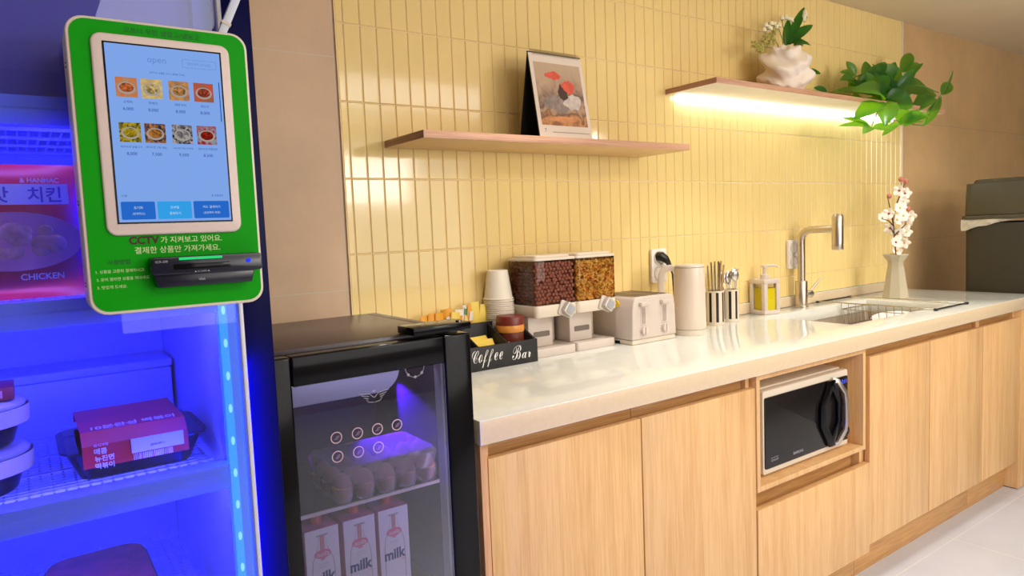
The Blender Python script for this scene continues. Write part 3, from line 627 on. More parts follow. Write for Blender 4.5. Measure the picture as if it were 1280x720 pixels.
for k, (x, y) in enumerate(EG):
    if k == 0:
        b = MB(); b.lathe([(.001, -.0265), (.009, -.0245), (.0155, -.018), (.0185, -.008), (.0192, 0), (.0182, .010), (.015, .019), (.009, .0265), (.001, .030)], (0, 0, 0), 16)
        eg0 = b.build('egg', M_EGG, None, world=False); o = eg0
    else: o = eg0.copy(); COL.objects.link(o)
    o.location = (x, y, .7525); tag(o, 'brown egg in the %s of the clear egg tray' % rows[k//5], 'egg', 'eggs in the %s of the tray' % rows[k//5])
# milk cartons
M_CARTON = mat('white_carton', (232, 224, 226), .4, var=.02); M_CPINK = mat('magenta_carton_side', (196, 80, 140), .45, var=.15, vscale=60); M_LOGO = mat('pink_logo', (232, 110, 150), .4); M_INK = mat('navy_ink', (40, 44, 120), .5); M_BOT = mat('bottle_grey_print', (172, 164, 174), .4)
mlab = ['milk carton nearest the hinge-free side of the small fridge', 'middle milk carton of three on the lower fridge shelf', 'milk carton closest to the worktop on the lower fridge shelf']
for k, (x0, x1) in enumerate(((-.343, -.277), (-.268, -.2025), (-.1955, -.130))):
    cx = (x0+x1)/2; ZT, ZB = .689, .489; y = -.5
    t = thing('milk_carton', ('leftmost of the three milk cartons with pink logo and red cap', 'middle of the three milk cartons with pink logo and red cap', 'rightmost of the three milk cartons with pink logo and red cap')[k], 'milk carton', (cx, -.467, ZB), 'milk cartons in the small fridge')
    MB().box(x0, x1, y, y+.065, ZB, ZT).build('carton', [M_CPINK], t, bevel=.001)
    MB().box(x0+.0012, x1-.0002, y-.0012, y-.0001, ZB+.001, ZT-.0005).build('front_face', M_CARTON, t)
    MB().lathe([(.0115, 0), (.0115, .016), (.0105, .018)], (cx+.002, y+.036, ZT), 20).build('cap', mat('red_cap', (206, 50, 72), .4), t)
    yf = y-.0016; s = (x1-x0)/.066
    out = [(-.007, -.014), (.007, -.014), (.0075, -.02), (.0085, -.032), (.013, -.045), (.02, -.06), (.0225, -.08), (.0225, -.19), (-.0225, -.19), (-.0225, -.08), (-.02, -.06), (-.013, -.045), (-.0085, -.032), (-.0075, -.02)]
    b = MB(); inn = [(px*.93, pz*1.0-.0006) for px, pz in out]; n_ = len(out)
    b.add([(cx+px, yf, ZT+pz) for px, pz in out]+[(cx+px, yf, ZT+pz) for px, pz in inn], [(i, (i+1) % n_, n_+(i+1) % n_, n_+i) for i in range(n_)])
    b.box(cx-.011, cx+.011, yf-.0003, yf, ZT-.0142, ZT-.0112); b.build('bottle_outline', M_BOT, t, smooth=False)
    b = MB()
    for r_ in range(13):
        for c_ in range(3): b.box(cx-.0042+.003*c_, cx-.0042+.003*c_+.0022, yf-.0003, yf, ZT-.0175-.0036*r_, ZT-.0175-.0036*r_+.0026)
    b.build('check_band', mat('red_check', (214, 60, 90), .5), t, smooth=False)
    b = MB(); b.prism([(cx+.0165*math.cos(a*math.pi/14), ZT-.049+.0085*math.sin(a*math.pi/14)) for a in range(28)], 'y', yf-.0006, yf); b.build('logo', M_LOGO, t, smooth=False)
    b = MB(); text(b, 'isolla', (cx, yf-.0009, ZT-.049), w=.024, h=.009, shear=.2); b.build('logo', M_WHITET, t, smooth=False)
    b = MB(); text(b, 'milk', (cx, yf-.0005, ZT-.094), w=.046, h=.022, bold=.035); b.build('lettering', M_INK, t, smooth=False)
    b = MB(); text(b, 'EUROPEAN', (cx, yf-.0005, ZT-.0685), w=.018); text(b, 'QUALITY', (cx, yf-.0005, ZT-.074), w=.014); b.build('lettering', M_GREYT, t, smooth=False)
    b = MB(); text(b, '3,8%', (cx+.0175, yf-.0005, ZT-.109), w=.009); b.build('lettering', M_LOGO, t, smooth=False)

# ------------------------------------------------------------------ coffee caddy and what is in it
M_CADDY = mat('black_stained_wood', (34, 31, 32), .55, var=.2, vscale=30)
ca = thing('coffee_caddy', 'black wooden caddy with white script lettering on the worktop beside the fridge', 'caddy', (.339, -.12, .856))
def side_poly(h0, h1): return [(-.179, .8565), (-.064, .8565), (-.064, h1), (-.075, h1), (-.179, h0)]
MB().box(.222, .456, -.184, -.1765, .8565, .922).build('front_panel', M_CADDY, ca, bevel=.001)
MB().box(.222, .456, -.0715, -.064, .8565, .971).build('back_panel', M_CADDY, ca, bevel=.001)
for x in (.222, .449): MB().prism([(-.1763, .8567), (-.0717, .8567), (-.0717, .969), (-.08, .969), (-.1763, .922)], 'x', x, x+.007).build('side_panel', M_CADDY, ca, bevel=.0008)
for x in (.262, .360): MB().prism([(-.1763, .8625), (-.0717, .8625), (-.0717, .964), (-.08, .964), (-.1763, .918)], 'x', x, x+.004).build('divider', M_CADDY, ca, bevel=.0005)
MB().box(.2292, .4488, -.1763, -.0717, .8567, .8615).build('base_panel', M_CADDY, ca)
b = MB(); text(b, '𝒞ℴ𝒻𝒻ℯℯ', (.285, -.1848, .889), w=.1, h=.048); text(b, 'ℬ𝒶𝓇', (.398, -.1848, .891), w=.064, h=.038)
b.build('lettering', M_WHITET, ca, smooth=False)
M_YEL = mat('yellow_packet', (246, 212, 90), .4, var=.05); M_ORA = mat('orange_packet', (240, 164, 40), .38, var=.1); M_WPK = mat('white_orange_packet', (244, 232, 214), .4); M_GPK = mat('green_packet_print', (30, 140, 90), .4)
jr = thing('coffee_jar', 'round dark brown coffee jar with orange band in the black caddy', 'jar', (.4055, -.124, .862))
MB().lathe([(.036, 0), (.0385, .004), (.0385, .088)], (.4055, -.124, .862), 32).build('jar_body', mat('brown_jar', (112, 50, 34), .3, var=.08, vscale=40), jr)
MB().lathe([(.0392, .0), (.0402, .002), (.0402, .02), (.0392, .022)], (.4055, -.124, .943), 32, cap0=False, cap1=False).build('band', mat('orange_band', (226, 150, 62), .4, var=.1, vscale=60), jr)
MB().lathe([(.038, 0), (.0405, .003), (.0405, .024), (.037, .029), (.0, .0295)], (.4055, -.124, .9605), 32, cap1=False).build('lid', mat('maroon_lid', (118, 44, 34), .35, var=.05), jr)
b = MB()
for k in range(5):
    a = R(205+k*22); b.ball((.4055+.0388*math.cos(a), -.124+.0388*math.sin(a), .905+.008*math.sin(k*2.1)), .0065, sc=(.6, .6, .9+.3*(k % 2)))
b.build('cup_print', mat('jar_print', (226, 120, 84), .4), jr)
def sachet(b, w, d, h, mi=0):
    vs = []; fs = []; nx, nz = 4, 5
    for sd in (-1, 1):
        for j in range(nz+1):
            for i in range(nx+1):
                u, v = i/nx, j/nz; t = d*(math.sin(math.pi*u)**.6 if 0 < u < 1 else 0)*(math.sin(math.pi*v)**.6 if 0 < v < 1 else 0)+.0005
                vs.append((w*(u-.5), sd*t, h*v))
    K = (nx+1)*(nz+1)
    for sd in (0, 1):
        for j in range(nz):
            for i in range(nx): a = sd*K+j*(nx+1)+i; fs.append((a, a+1, a+nx+2, a+nx+1))
    return b.add(vs, fs, mi)
PKT = ['yellow sugar packet lying foremost in the black caddy', 'yellow sugar packet in the middle of the caddy pile', 'yellow sugar packet at the back of the caddy pile', 'yellow sugar packet leaning on the caddy divider beside the brown jar']
for k, (x, y, z, rx, rz) in enumerate(((.305, -.155, .888, -50, 10), (.315, -.135, .893, -45, -12), (.32, -.115, .897, -40, 6), (.333, -.15, .896, -62, 34))):
    o = sachet(MB(), .062, .003, .048).build('sugar_packet', M_YEL, None, world=False); o.location = (x, y, z); o.rotation_euler = (R(rx), 0, R(rz)); tag(o, PKT[k], 'packet', 'sugar packets in the caddy')
# coffee sticks behind the caddy
M_STKBOX = mat('dark_holder', (40, 36, 36), .5)
hb = thing('stick_holder', 'low dark holder full of coffee sticks against the tiled wall', 'holder', (.262, -.034, .856))
b = MB(); b.box(.148, .368, -.058, -.055, .8565, .962).box(.148, .368, -.021, -.018, .8565, .962).box(.148, .151, -.055, -.021, .8565, .962).box(.365, .368, -.055, -.021, .8565, .962).box(.151, .365, -.055, -.021, .8565, .86)
b.build('holder_body', M_STKBOX, hb, bevel=.0006)
spec = [(.166, 'o', 1.000), (.183, 'o', 1.006), (.197, 'y', .996), (.213, 'o', 1.004), (.222, 'w', 1.0), (.236, 'y', 1.01), (.251, 'y', 1.002), (.266, 'o', 1.014), (.281, 'w', 1.006), (.297, 'g', 1.016), (.312, 'o', 1.022), (.326, 'w', 1.012), (.343, 'y', 1.024), (.355, 'y', 1.014)]
word = {'o': 'orange', 'y': 'yellow', 'w': 'white and orange', 'g': 'white, green and yellow'}; cnt = {}
for k, (x, c, top) in enumerate(spec):
    h = .135; b = MB(); sachet(b, .027 if c != 'y' else .030, .0045, h)
    o = b.build('coffee_stick', {'o': M_ORA, 'y': M_YEL, 'w': M_WPK, 'g': M_WPK}[c], None, world=False)
    if c == 'o': p = MB().box(-.008, .008, -.0052, -.0044, .085, .112).build('printed_patch', M_WPK, o, world=False)
    if c == 'w': p = MB().box(-.009, .009, -.0052, -.0044, .094, .118).build('printed_patch', M_ORA, o, world=False)
    if c == 'g': MB().box(-.009, .009, -.0052, -.0044, .108, .126).build('printed_patch', M_GPK, o, world=False); MB().box(-.0085, .0085, -.0052, -.0044, .08, .106).build('printed_patch', M_YEL, o, world=False)
    o.location = (x, -.040+.006*((k*7) % 3-1), top-h+.006); o.rotation_euler = (R(random.uniform(-4, 6)), R(random.uniform(-9, 9)), R(random.uniform(-14, 14)))
    lab = 'green-topped coffee stick among orange and yellow ones in the dark holder' if c == 'g' else '%s coffee stick standing in the dark holder behind the caddy' % word[c]
    tag(o, lab, 'coffee stick', '%s coffee sticks' % word[c])
# paper cups, upside down in a stack
M_CUP = mat('white_paper_cup', (240, 228, 208), .5, var=.02)
def cup_mesh():
    b = MB(); b.lathe([(.0435, 0), (.0455, .0012), (.0455, .0042), (.0425, .005), (.031, .086), (.0295, .0865), (.0285, .082), (.0, .082)], (0, 0, 0), 28, cap0=False, cap1=False)
    b.lathe([(.042, .0005), (.0300, .083)], (0, 0, 0), 28, cap0=False, cap1=False); return b
cz = .8565; c0 = cup_mesh().build('paper_cup', M_CUP, None, world=False); c0.location = (.419, -.050, cz)
tag(c0, 'white paper cup at the bottom of the upturned stack beside the cereal dispenser', 'cup', 'stacked paper cups')
NC = 29; st = .00621
for k in range(1, NC):
    o = c0.copy(); COL.objects.link(o); o.location = (.419+random.uniform(-.0006, .0006), -.050+random.uniform(-.0006, .0006), cz+st*k)
    tag(o, 'white paper cup nested in the middle of the upturned stack beside the cereal dispenser' if k < NC-1 else 'topmost white paper cup of the upturned stack, its base in view', 'cup', 'nested paper cups' if k < NC-1 else 'stacked paper cups')

# ------------------------------------------------------------------ cereal dispensers
def dispenser(x0, x1, label):
    t = thing('cereal_dispenser', label, 'dispenser', ((x0+x1)/2, -.09, .856), 'cereal dispensers'); yf, yb = -.166, -.028
    b = MB(); b.prism(rrect(x0+.002, x1-.002, -.156, yb, .008, 4), 'z', .8565, .882); b.build('base_tray', M_WHITE, t, bevel=.002)
    xm = x0+.095
    b = MB(); b.box(x0+.004, xm, -.118, yb-.002, .8825, .974).box(xm, x1-.004, -.055, yb-.002, .8825, .974); b.build('column', M_WHITE, t, bevel=.002)
    b = MB(); b.prism(rrect(x0+.022, xm-.012, .912, .928, .004, 3), 'y', -.1192, -.117); b.build('column_slot', mat('slot_shadow_grey', (120, 108, 98), .5), t)
    b = MB(); b.prism(rrect(x0, x1, yf, yb, .014, 5), 'z', .975, 1.01); b.build('chute_housing', M_WARMW, t, bevel=.002)
    b = MB(); P = rrect(x0+.001, x1-.001, yf+.001, yb-.001, .012, 5); n_ = len(P)
    b.add([(x, y, z) for z in (1.0105, 1.1395) for x, y in P], [(i, (i+1) % n_, n_+(i+1) % n_, n_+i) for i in range(n_)]); b.build('clear_bin', M_CLEAR, t)
    b = MB(); b.prism(rrect(x0-.0005, x1+.0005, yf-.0005, yb+.0005, .013, 5), 'z', 1.14, 1.1475); b.prism(rrect(x0+.012, x1-.012, yf+.012, yb-.012, .012, 5), 'z', 1.1475, 1.155); b.build('lid', M_WARMW, t, bevel=.0015)
    kx, kz = (x0+x1)/2+.028, .994
    kn = MB(); kn.X = Matrix.Translation((kx, -.168, kz)) @ Matrix.Rotation(R(22), 4, 'Y'); kn.prism(rrect(-.024, .024, -.022, .022, .006, 4), 'y', -.004, .0015); kn = kn.build('knob', M_WHITE, t, bevel=.001)
    b = MB(); b.X = Matrix.Translation((kx+.004, -.182, kz-.001)) @ Matrix.Rotation(R(38), 4, 'Y'); b.prism(rrect(-.018, .018, -.018, .018, .005, 4), 'y', -.006, .006)
    b.build('knob_grip', mat('clear_knob', (206, 196, 184), .12, var=.1, spec=.9), kn, bevel=.0015)
    b = MB(); b.X = Matrix.Translation((kx+.004, -.189, kz-.001)) @ Matrix.Rotation(R(38), 4, 'Y'); b.prism(rrect(-.012, .012, -.012, .012, .003, 3), 'y', -.0008, .0008); b.build('knob_face', M_GREYT, kn)
    return t
dispenser(.470, .6265, 'white dispenser filled with brown chocolate cereal balls beside the paper cups')
dispenser(.6285, .7895, 'white dispenser filled with golden corn flakes beside the toaster')
def shell_points(x0, x1, y0, y1, z0, z1, s):
    pts = []
    for layer in (0, 1):
        o = layer*s*.8
        k = 0; z = z0+s*.5
        while z < z1:
            off = (k % 2)*s*.5; x = x0+s*.5+off*.9
            while x < x1-s*.3: pts.append((x, y0+s*.5+o, z)); x += s
            y = y0+s*.5+off*.9
            while y < y1-s*.3: pts.append((x0+s*.5+o, y, z)); y += s
            z += s*.84; k += 1
    x = x0+s
    while x < x1:
        y = y0+s
        while y < y1: pts.append((x, y, z1-s*.3)); y += s
        x += s
    return pts
b = MB(); s_ = .0125
for p in shell_points(.4735, .6225, -.1625, -.032, 1.0125, 1.134, s_):
    j = s_*.16; b.ball((p[0]+random.uniform(-j, j), p[1]+random.uniform(0, j), p[2]+random.uniform(-j, j)), s_*.5*random.uniform(.93, 1.05), 8, 6)
b.box(.492, .62, -.145, -.036, 1.0125, 1.122)
tag(b.build('chocolate_cereal', mat('chocolate_cereal', (172, 110, 94), .5, var=.25, vscale=90)), 'brown chocolate cereal balls filling the dispenser beside the paper cups', 'cereal', kind='stuff')
b = MB()
for p in shell_points(.632, .7865, -.1625, -.032, 1.0125, 1.13, .0108):
    if random.random() < .12: continue
    r_ = random.uniform(.0075, .0115); N_ = 8; M3 = Matrix.Translation(p) @ Matrix.Rotation(random.gauss(-.4, .7), 4, 'Z') @ Matrix.Rotation(math.pi/2+random.gauss(0, .6), 4, 'X') @ Matrix.Rotation(random.uniform(0, 6.28), 4, 'Z')
    ph = random.uniform(0, 6); vs = [M3 @ Vector((0, 0, .002))]+[M3 @ Vector((r_*(.75+.35*math.sin(3*i+ph))*math.cos(2*math.pi*i/N_), r_*(.75+.3*math.cos(2*i+ph))*math.sin(2*math.pi*i/N_)*.8, -.0025*math.sin(2*i+ph))) for i in range(N_)]
    vs = [Vector((min(max(v.x, .6315), .787), min(max(v.y, -.1632), -.0305), max(v.z, 1.0115))) for v in vs]
    b.add(vs, [(0, 1+i, 1+(i+1) % N_) for i in range(N_)], 0 if random.random() < .7 else 1)
b.box(.65, .784, -.142, -.036, 1.0125, 1.117, 2)
tag(b.build('corn_flakes', [mat('corn_flake_gold', (255, 194, 92), .5, var=.25, vscale=70), mat('corn_flake_amber', (246, 172, 76), .5, var=.2, vscale=70), mat('corn_flake_deep', (206, 112, 40), .6)], ang=60), 'golden corn flakes filling the dispenser beside the toaster', 'cereal', kind='stuff')

# ------------------------------------------------------------------ toaster
to = thing('toaster', 'white four-slot toaster with two levers next to the corn flakes dispenser', 'toaster', (.91, -.11, .856))
b = MB(); b.prism([(.810, .872), (1.012, .872), (1.008, .97), (1.0, .998), (.99, 1.006), (.832, 1.006), (.822, .998), (.814, .97)], 'y', -.208, -.012); b.build('body', M_WHITE, to, bevel=.004, seg=3)
b = MB(); b.box(.8125, 1.0095, -.2055, -.0145, .8565, .8715); b.build('base', M_WARMW, to, bevel=.003)
MB().box(.8115, .83, -.15, -.06, .8566, .866).build('foot', M_BLACK, to)
b = MB()
for x in (.853, .886, .934, .967): b.box(x-.009, x+.009, -.19, -.03, 1.0062, 1.0068)
b.build('bread_slot', mat('slot_brown', (96, 84, 66), .5), to)
b = MB()
for x in (.836, .8695, .9025, .918, .951, .984): b.box(x-.0025, x+.0025, -.192, -.028, 1.0064, 1.0082)
b.build('slot_rim', M_STEEL, to)
for x in (.860, .956):
    b = MB(); b.prism(rrect(x-.0125, x+.0125, .918, .99, .004, 4), 'y', -.2092, -.207); b.build('lever_track', M_BEZEL, to)
    b = MB(); b.prism(rrect(x-.009, x+.009, .92, .972, .003, 4), 'y', -.2098, -.2088); b.build('lever_track', mat('track_shade', (176, 160, 148), .5), to)
    b = MB(); b.prism(rrect(x-.019, x+.019, .978, .99, .004, 4), 'y', -.222, -.208); b.build('lever', M_WHITE, to, bevel=.001)
    b = MB(); b.prism([(x+.0135*math.cos(a*math.pi/12), .898+.0135*math.sin(a*math.pi/12)) for a in range(24)], 'y', -.219, -.207, top=1); dl = b.build('dial', M_WHITE, to, bevel=.002)
    MB().box(x-.0022, x+.0022, -.223, -.2192, .885, .911).build('dial_ridge', M_BEZEL, dl)
    b = MB()
    for k in range(9): a = R(-35+k*31); b.prism([(x+.0185*math.cos(a)+.001*math.cos(q*math.pi/3), .898+.0185*math.sin(a)+.001*math.sin(q*math.pi/3)) for q in range(6)], 'y', -.2086, -.2078)
    b.build('dial_mark', M_DARKST, to)
b = MB(); b.X = Matrix.Translation((.8128, -.14, .985)) @ Matrix.Rotation(R(-4), 4, 'Y'); b.prism([(.011*math.cos(a*math.pi/12), .011*math.sin(a*math.pi/12)) for a in range(24)], 'x', -.0022, .001); b.build('sticker', mat('yellow_sticker', (250, 206, 40), .4), to)

# ------------------------------------------------------------------ kettle
ke = thing('kettle', 'tall cream electric kettle standing between the toaster and striped pots', 'kettle', (1.113, -.18, .856))
kc = (1.113, -.18, .8565)
MB().lathe([(.0555, 0), (.056, .006), (.0555, .016), (.052, .0175)], kc, 36).build('power_base', M_WARMW, ke)
MB().lathe([(.0525, .0185), (.054, .021), (.0535, .08), (.052, .16), (.0505, .222), (.0495, .2265)], kc, 40, cap1=False).build('body', mat('cream_kettle', (234, 216, 196), .3, var=.02), ke)
MB().lathe([(.0495, .2275), (.0485, .2335), (.044, .2365), (.0, .2375)], kc, 40, cap1=False).build('lid', M_WARMW, ke)
MB().lathe([(.0497, .2262), (.0499, .2272)], kc, 40).build('lid_gap', M_DARKST, ke)
hd = Vector((-.72, .694, 0))
def hp(r_, z): return (kc[0]+hd.x*r_, kc[1]+hd.y*r_, kc[2]+z)
def strap(b, pts, w, th):
    side = Vector((-hd.y, hd.x, 0)); vs = []; fs = []
    for k, (r_, z) in enumerate(pts):
        p = Vector(hp(r_, z)); a = Vector(hp(*pts[max(k-1, 0)])); c = Vector(hp(*pts[min(k+1, len(pts)-1)])); t = (c-a).normalized(); nn_ = t.cross(side)
        vs += [p+side*w/2+nn_*th/2, p-side*w/2+nn_*th/2, p-side*w/2-nn_*th/2, p+side*w/2-nn_*th/2]
    for k in range(len(pts)-1):
        for i in range(4): fs.append((k*4+i, k*4+(i+1) % 4, k*4+4+(i+1) % 4, k*4+4+i))
    fs += [(0, 1, 2, 3), tuple(range(len(vs)-4, len(vs)))]
    return b.add(vs, fs)
strap(MB(), [(.044, .222), (.062, .226), (.076, .224), (.086, .216), (.092, .2), (.094, .17), (.093, .13), (.090, .09), (.086, .06)], 0.026, .021).build('handle', M_WARMW, ke, bevel=.003, seg=3)
# ------------------------------------------------------------------ cutlery pots
def pot(x, y, r_, h, label, ph):
    t = thing('cutlery_pot', label, 'pot', (x, y, .856), 'striped cutlery pots'); n_ = 40; b = MB()
    def stripe(i): return ((i+ph) % 5) in (0, 1)
    for z0, z1, rr_, kk_ in ((.0005, .012, r_*1.03, 0), (.012, h-.006, r_, 1), (h-.006, h, r_*1.02, 0)):
        for i in range(n_):
            a0, a1 = 2*math.pi*i/n_, 2*math.pi*(i+1)/n_
            b.add([(x+rr_*math.cos(a), y+rr_*math.sin(a), .856+z) for z in (z0, z1) for a in (a0, a1)], [(0, 1, 3, 2)], 1 if kk_ and stripe(i) else 0)
    b.lathe([(r_*1.03, .0005), (0, .0006)], (x, y, .856), n_, 0, False, False); b.lathe([(r_*1.02, h), (r_*.92, h), (r_*.92, .01), (0, .01)], (x, y, .856), n_, 0, False, False)
    o = b.build('pot_body', [M_WARMW, mat('black_stripe', (22, 20, 22), .35)], t, ang=60); return t
pot(1.333, -.11, .0325, .126, 'black and white striped pot of chopsticks beside the kettle', 0)
pot(1.437, -.098, .0315, .122, 'black and white striped pot of spoons and forks beside the chopsticks', 2)
M_CUT = mat('polished_cutlery', (205, 198, 188), .25, 1, var=.1); M_WOODST = mat('wood_stick', (186, 150, 100), .5)
ck = None
for k in range(11):
    a = random.uniform(0, 6.28); rr_ = .021*math.sqrt(random.random()); tl = random.uniform(.25, .9); x, y = 1.333+rr_*math.cos(a), -.11+rr_*math.sin(a)
    dx, dy = rr_*math.cos(a)*.35+random.uniform(-.008, .008), rr_*math.sin(a)*.35
    b = MB(); L_ = random.uniform(.196, .222); b.tube([(0, 0, 0), (dx*.5, dy*.5, L_*.5), (dx, dy, L_)], [.0021, .0026, .0030], 7)
    o = b.build('chopstick', M_CUT, None, world=False); o.location = (x-dx*.3, y-dy*.3, .868); tag(o, 'slim steel chopstick standing in the striped pot beside the kettle', 'chopstick', 'steel chopsticks in the first pot')
for k, (x, dx, h_) in enumerate(((1.345, .022, .22), (1.352, .03, .205))):
    b = MB(); b.tube([(0, 0, 0), (dx, -.006, h_)], .0035, 7); o = b.build('stirring_stick', M_WOODST, None, world=False); o.location = (x, -.108, .868)
    tag(o, ('taller light wooden stick leaning out of the chopstick pot', 'shorter light wooden stick leaning out of the chopstick pot')[k], 'stick', 'wooden sticks in the chopstick pot')
def spoon(b, L_):
    b.tube([(0, 0, 0), (.001, 0, L_*.5), (0, .002, L_-.036)], [.0022, .002, .0018], 7); b.ball((0, .0035, L_-.02), .0205, 12, 8, sc=(.70, .18, 1.0)); return b
def fork(b, L_):
    b.tube([(0, 0, 0), (.001, 0, L_*.5), (0, .002, L_-.04)], [.0022, .002, .0018], 7); b.ball((0, .003, L_-.032), .011, 10, 6, sc=(.9, .2, 1.0))
    for x in (-.0072, -.0024, .0024, .0072): b.tube([(x*.9, .003, L_-.03), (x, .004, L_-.012), (x, .002, L_+.002)], [.0016, .0014, .0008], 6)
    return b
for k in range(13):
    a = 2*math.pi*k/13; rr_ = .018; sp_ = k % 3 != 0; L_ = random.uniform(.172, .19)
    o = (spoon if sp_ else fork)(MB(), L_).build('spoon' if sp_ else 'fork', M_CUT, None, world=False); o.location = (1.437+.010*math.cos(a), -.098+.010*math.sin(a), .868)
    o.rotation_euler = (R(-math.sin(a)*7), R(math.cos(a)*9), R(random.uniform(-70, 70)))
    tag(o, 'steel %s standing head up in the striped pot next to the soap' % ('spoon' if sp_ else 'fork'), 'spoon' if sp_ else 'fork', 'steel %ss in the second pot' % ('spoon' if sp_ else 'fork'))

# ------------------------------------------------------------------ soap dispenser
so = thing('soap_dispenser', 'white square pump dispenser with yellow liquid soap beside the tap', 'soap dispenser', (1.702, -.062, .856), rz=R(-10))
h_ = .041
b = MB()
for sx_ in (-1, 1):
    for sy_ in (-1, 1): b.box(min(sx_*h_, sx_*(h_-.017)), max(sx_*h_, sx_*(h_-.017)), min(sy_*h_, sy_*(h_-.017)), max(sy_*h_, sy_*(h_-.017)), .0165, .122)
b.box(-h_, h_, -h_, h_, .0005, .0165).box(-h_, h_, -h_, h_, .122, .139); b.build('frame', M_WHITE, so, world=False, bevel=.0012)
MB().box(-.034, .034, -.034, .034, .0168, .1215).build('clear_tank', M_CLEAR, so, world=False)
MB().box(-.0325, .0325, -.0325, .0325, .017, .1035).build('liquid', mat('yellow_soap', (255, 244, 40), .25, var=.03), so, world=False)
MB().lathe([(.0165, .1395), (.0165, .156), (.012, .158), (.0065, .16), (.0065, .184), (.012, .186), (.012, .195), (.0, .197)], (0, 0, 0), 20, cap1=False).build('pump', M_WHITE, so, world=False)
MB().tube([(0, 0, .1905), (.025, -.012, .192), (.042, -.02, .1905), (.048, -.023, .184)], [.0055, .0048, .0042, .0036], 10).build('nozzle', M_WHITE, so, world=False)

# ------------------------------------------------------------------ tap
fa = thing('tap', 'brushed steel kitchen tap with square-bent spout rising behind the sink', 'tap', (1.975, -.052, .856)); fx, fy = 1.975, -.052
MB().lathe([(.0275, .0005), (.0275, .006), (.0245, .008), (.0245, .108), (.023, .11)], (fx, fy, .856), 28).build('tap_body', M_STEEL, fa)
pts = [(fx, fy, .9665), (fx, fy, 1.12)]+[(fx+.045*.09*(1-math.cos(R(a))), fy-.045*(1-math.cos(R(a))), 1.14+.042*math.sin(R(a))) for a in range(0, 91, 15)]+[(fx+.012, -.19, 1.184)]
MB().tube(pts, .0155, 16).build('spout', M_STEEL, fa)
MB().lathe([(.021, -.082), (.0222, -.08), (.0222, -.064), (.0208, -.063), (.0208, -.061), (.0222, -.06), (.0222, .052), (.017, .062), (.0, .065)], (fx+.014, -.205, 1.18), 24, cap1=False).build('spray_head', M_STEEL, fa)
b = MB(); b.tube([(fx+.0225, fy, .906), (fx+.066, fy-.004, .906)], .0165, 18); lv = b.build('lever_hub', M_STEEL, fa, bevel=.002)
MB().tube([(fx+.055, fy-.004, .915), (fx+.083, fy-.012, .943), (fx+.112, fy-.02, .968)], [.0062, .0056, .005], 10).build('lever', M_STEEL, fa)

# ------------------------------------------------------------------ drying rack and dishes in the sink
ra = thing('drying_rack', 'chrome wire drying basket laid across the sink', 'rack', (2.25, -.28, .862))
rz_ = .8615
for y in (-.038, -.523): MB().tube([(2.115, y, rz_), (2.395, y, rz_)], .0036, 8).build('end_bar', M_DARKST, ra)
for x, y in ((2.12, -.038), (2.39, -.038), (2.12, -.523), (2.39, -.523)): MB().ball((x, y, rz_), .0085, 12, 8, sc=(1, 1, .62)).build('end_cap', M_BLACK, ra)
b = MB()
for x in (2.13, 2.38): b.tube([(x, -.04, rz_+.001), (x, -.52, rz_+.001)], .0026, 7)
ya, yb_ = -.140, -.455
for z, ins in ((.835, .004), (.765, .02)):
    b.tube([(2.13+ins, ya, z), (2.38-ins, ya, z), (2.38-ins, yb_, z), (2.13+ins, yb_, z), (2.13+ins, ya, z)], .0018, 6)
for i in range(11):
    y = ya+(yb_-ya)*i/10
    b.tube([(2.13, y, rz_+.001), (2.134, y, .835), (2.15, y, .765), (2.36, y, .765), (2.376, y, .835), (2.38, y, rz_+.001)], .0014, 5)
for i in range(8):
    x = 2.15+.21*i/7; b.tube([(x, ya+.002, .838), (x, ya-.006, .766), (x, yb_+.006, .766), (x, yb_-.002, .838)], .0014, 5)
b.build('wire_basket', M_CHROME, ra)
M_CERAM = mat('white_ceramic', (240, 236, 234), .15, var=.02)
pl = thing('dinner_plate', 'white plate lying in the wire drying basket', 'plate', (2.245, -.3, .768))
b = MB(); b.X = Matrix.Translation((2.245, -.31, .778)) @ Matrix.Rotation(R(-10), 4, 'Y'); b.lathe([(.0, .004), (.05, .003), (.056, .006), (.088, .024), (.089, .026), (.055, .0095), (.0, .008)], (0, 0, 0), 36, cap0=False, cap1=False); b.build('plate_body', M_CERAM, pl)
bw = thing('serving_bowl', 'white bowl turned upside down on the sink floor', 'bowl', (2.0, -.34, .6455))
MB().lathe([(.115, 0), (.117, .002), (.11, .045), (.09, .10), (.055, .14), (.05, .152), (.046, .152), (.045, .146), (0, .145)], (2.0, -.34, .6458), 36, cap0=False, cap1=False).build('bowl_body', M_CERAM, bw)

# ------------------------------------------------------------------ bud vase with blossom
va = thing('bud_vase', 'tapered grey-beige vase holding the blossom branch at the worktop end', 'vase', (2.475, -.2, .856))
M_VASE = mat('taupe_ceramic', (196, 184, 158), .45, var=.03)
b = MB(); n8 = 8
prof = [(.0545, .0005), (.056, .004), (.033, .155), (.033, .164), (.056, .196), (.054, .1975), (.03, .165), (.0, .05)]
b.lathe(prof, (2.475, -.2, .856), n8, cap1=False); b.build('vase_body', M_VASE, va, ang=25)
TWIG = [[(2.477, -0.2, 0.93), (2.477, -0.2, 1.05), (2.46, -0.2, 1.135), (2.452, -0.2, 1.205), (2.485, -0.2, 1.283), (2.524, -0.2, 1.342), (2.518, -0.2, 1.382)], [(2.452, -0.2, 1.19), (2.416, -0.2, 1.274), (2.4, -0.2, 1.308)], [(2.485, -0.2, 1.283), (2.544, -0.2, 1.357), (2.571, -0.2, 1.377)], [(2.46, -0.2, 1.135), (2.557, -0.2, 1.182), (2.593, -0.2, 1.247)], [(2.456, -0.2, 1.18), (2.407, -0.2, 1.206), (2.349, -0.2, 1.215)], [(2.46, -0.2, 1.145), (2.436, -0.2, 1.166), (2.423, -0.2, 1.174)]]
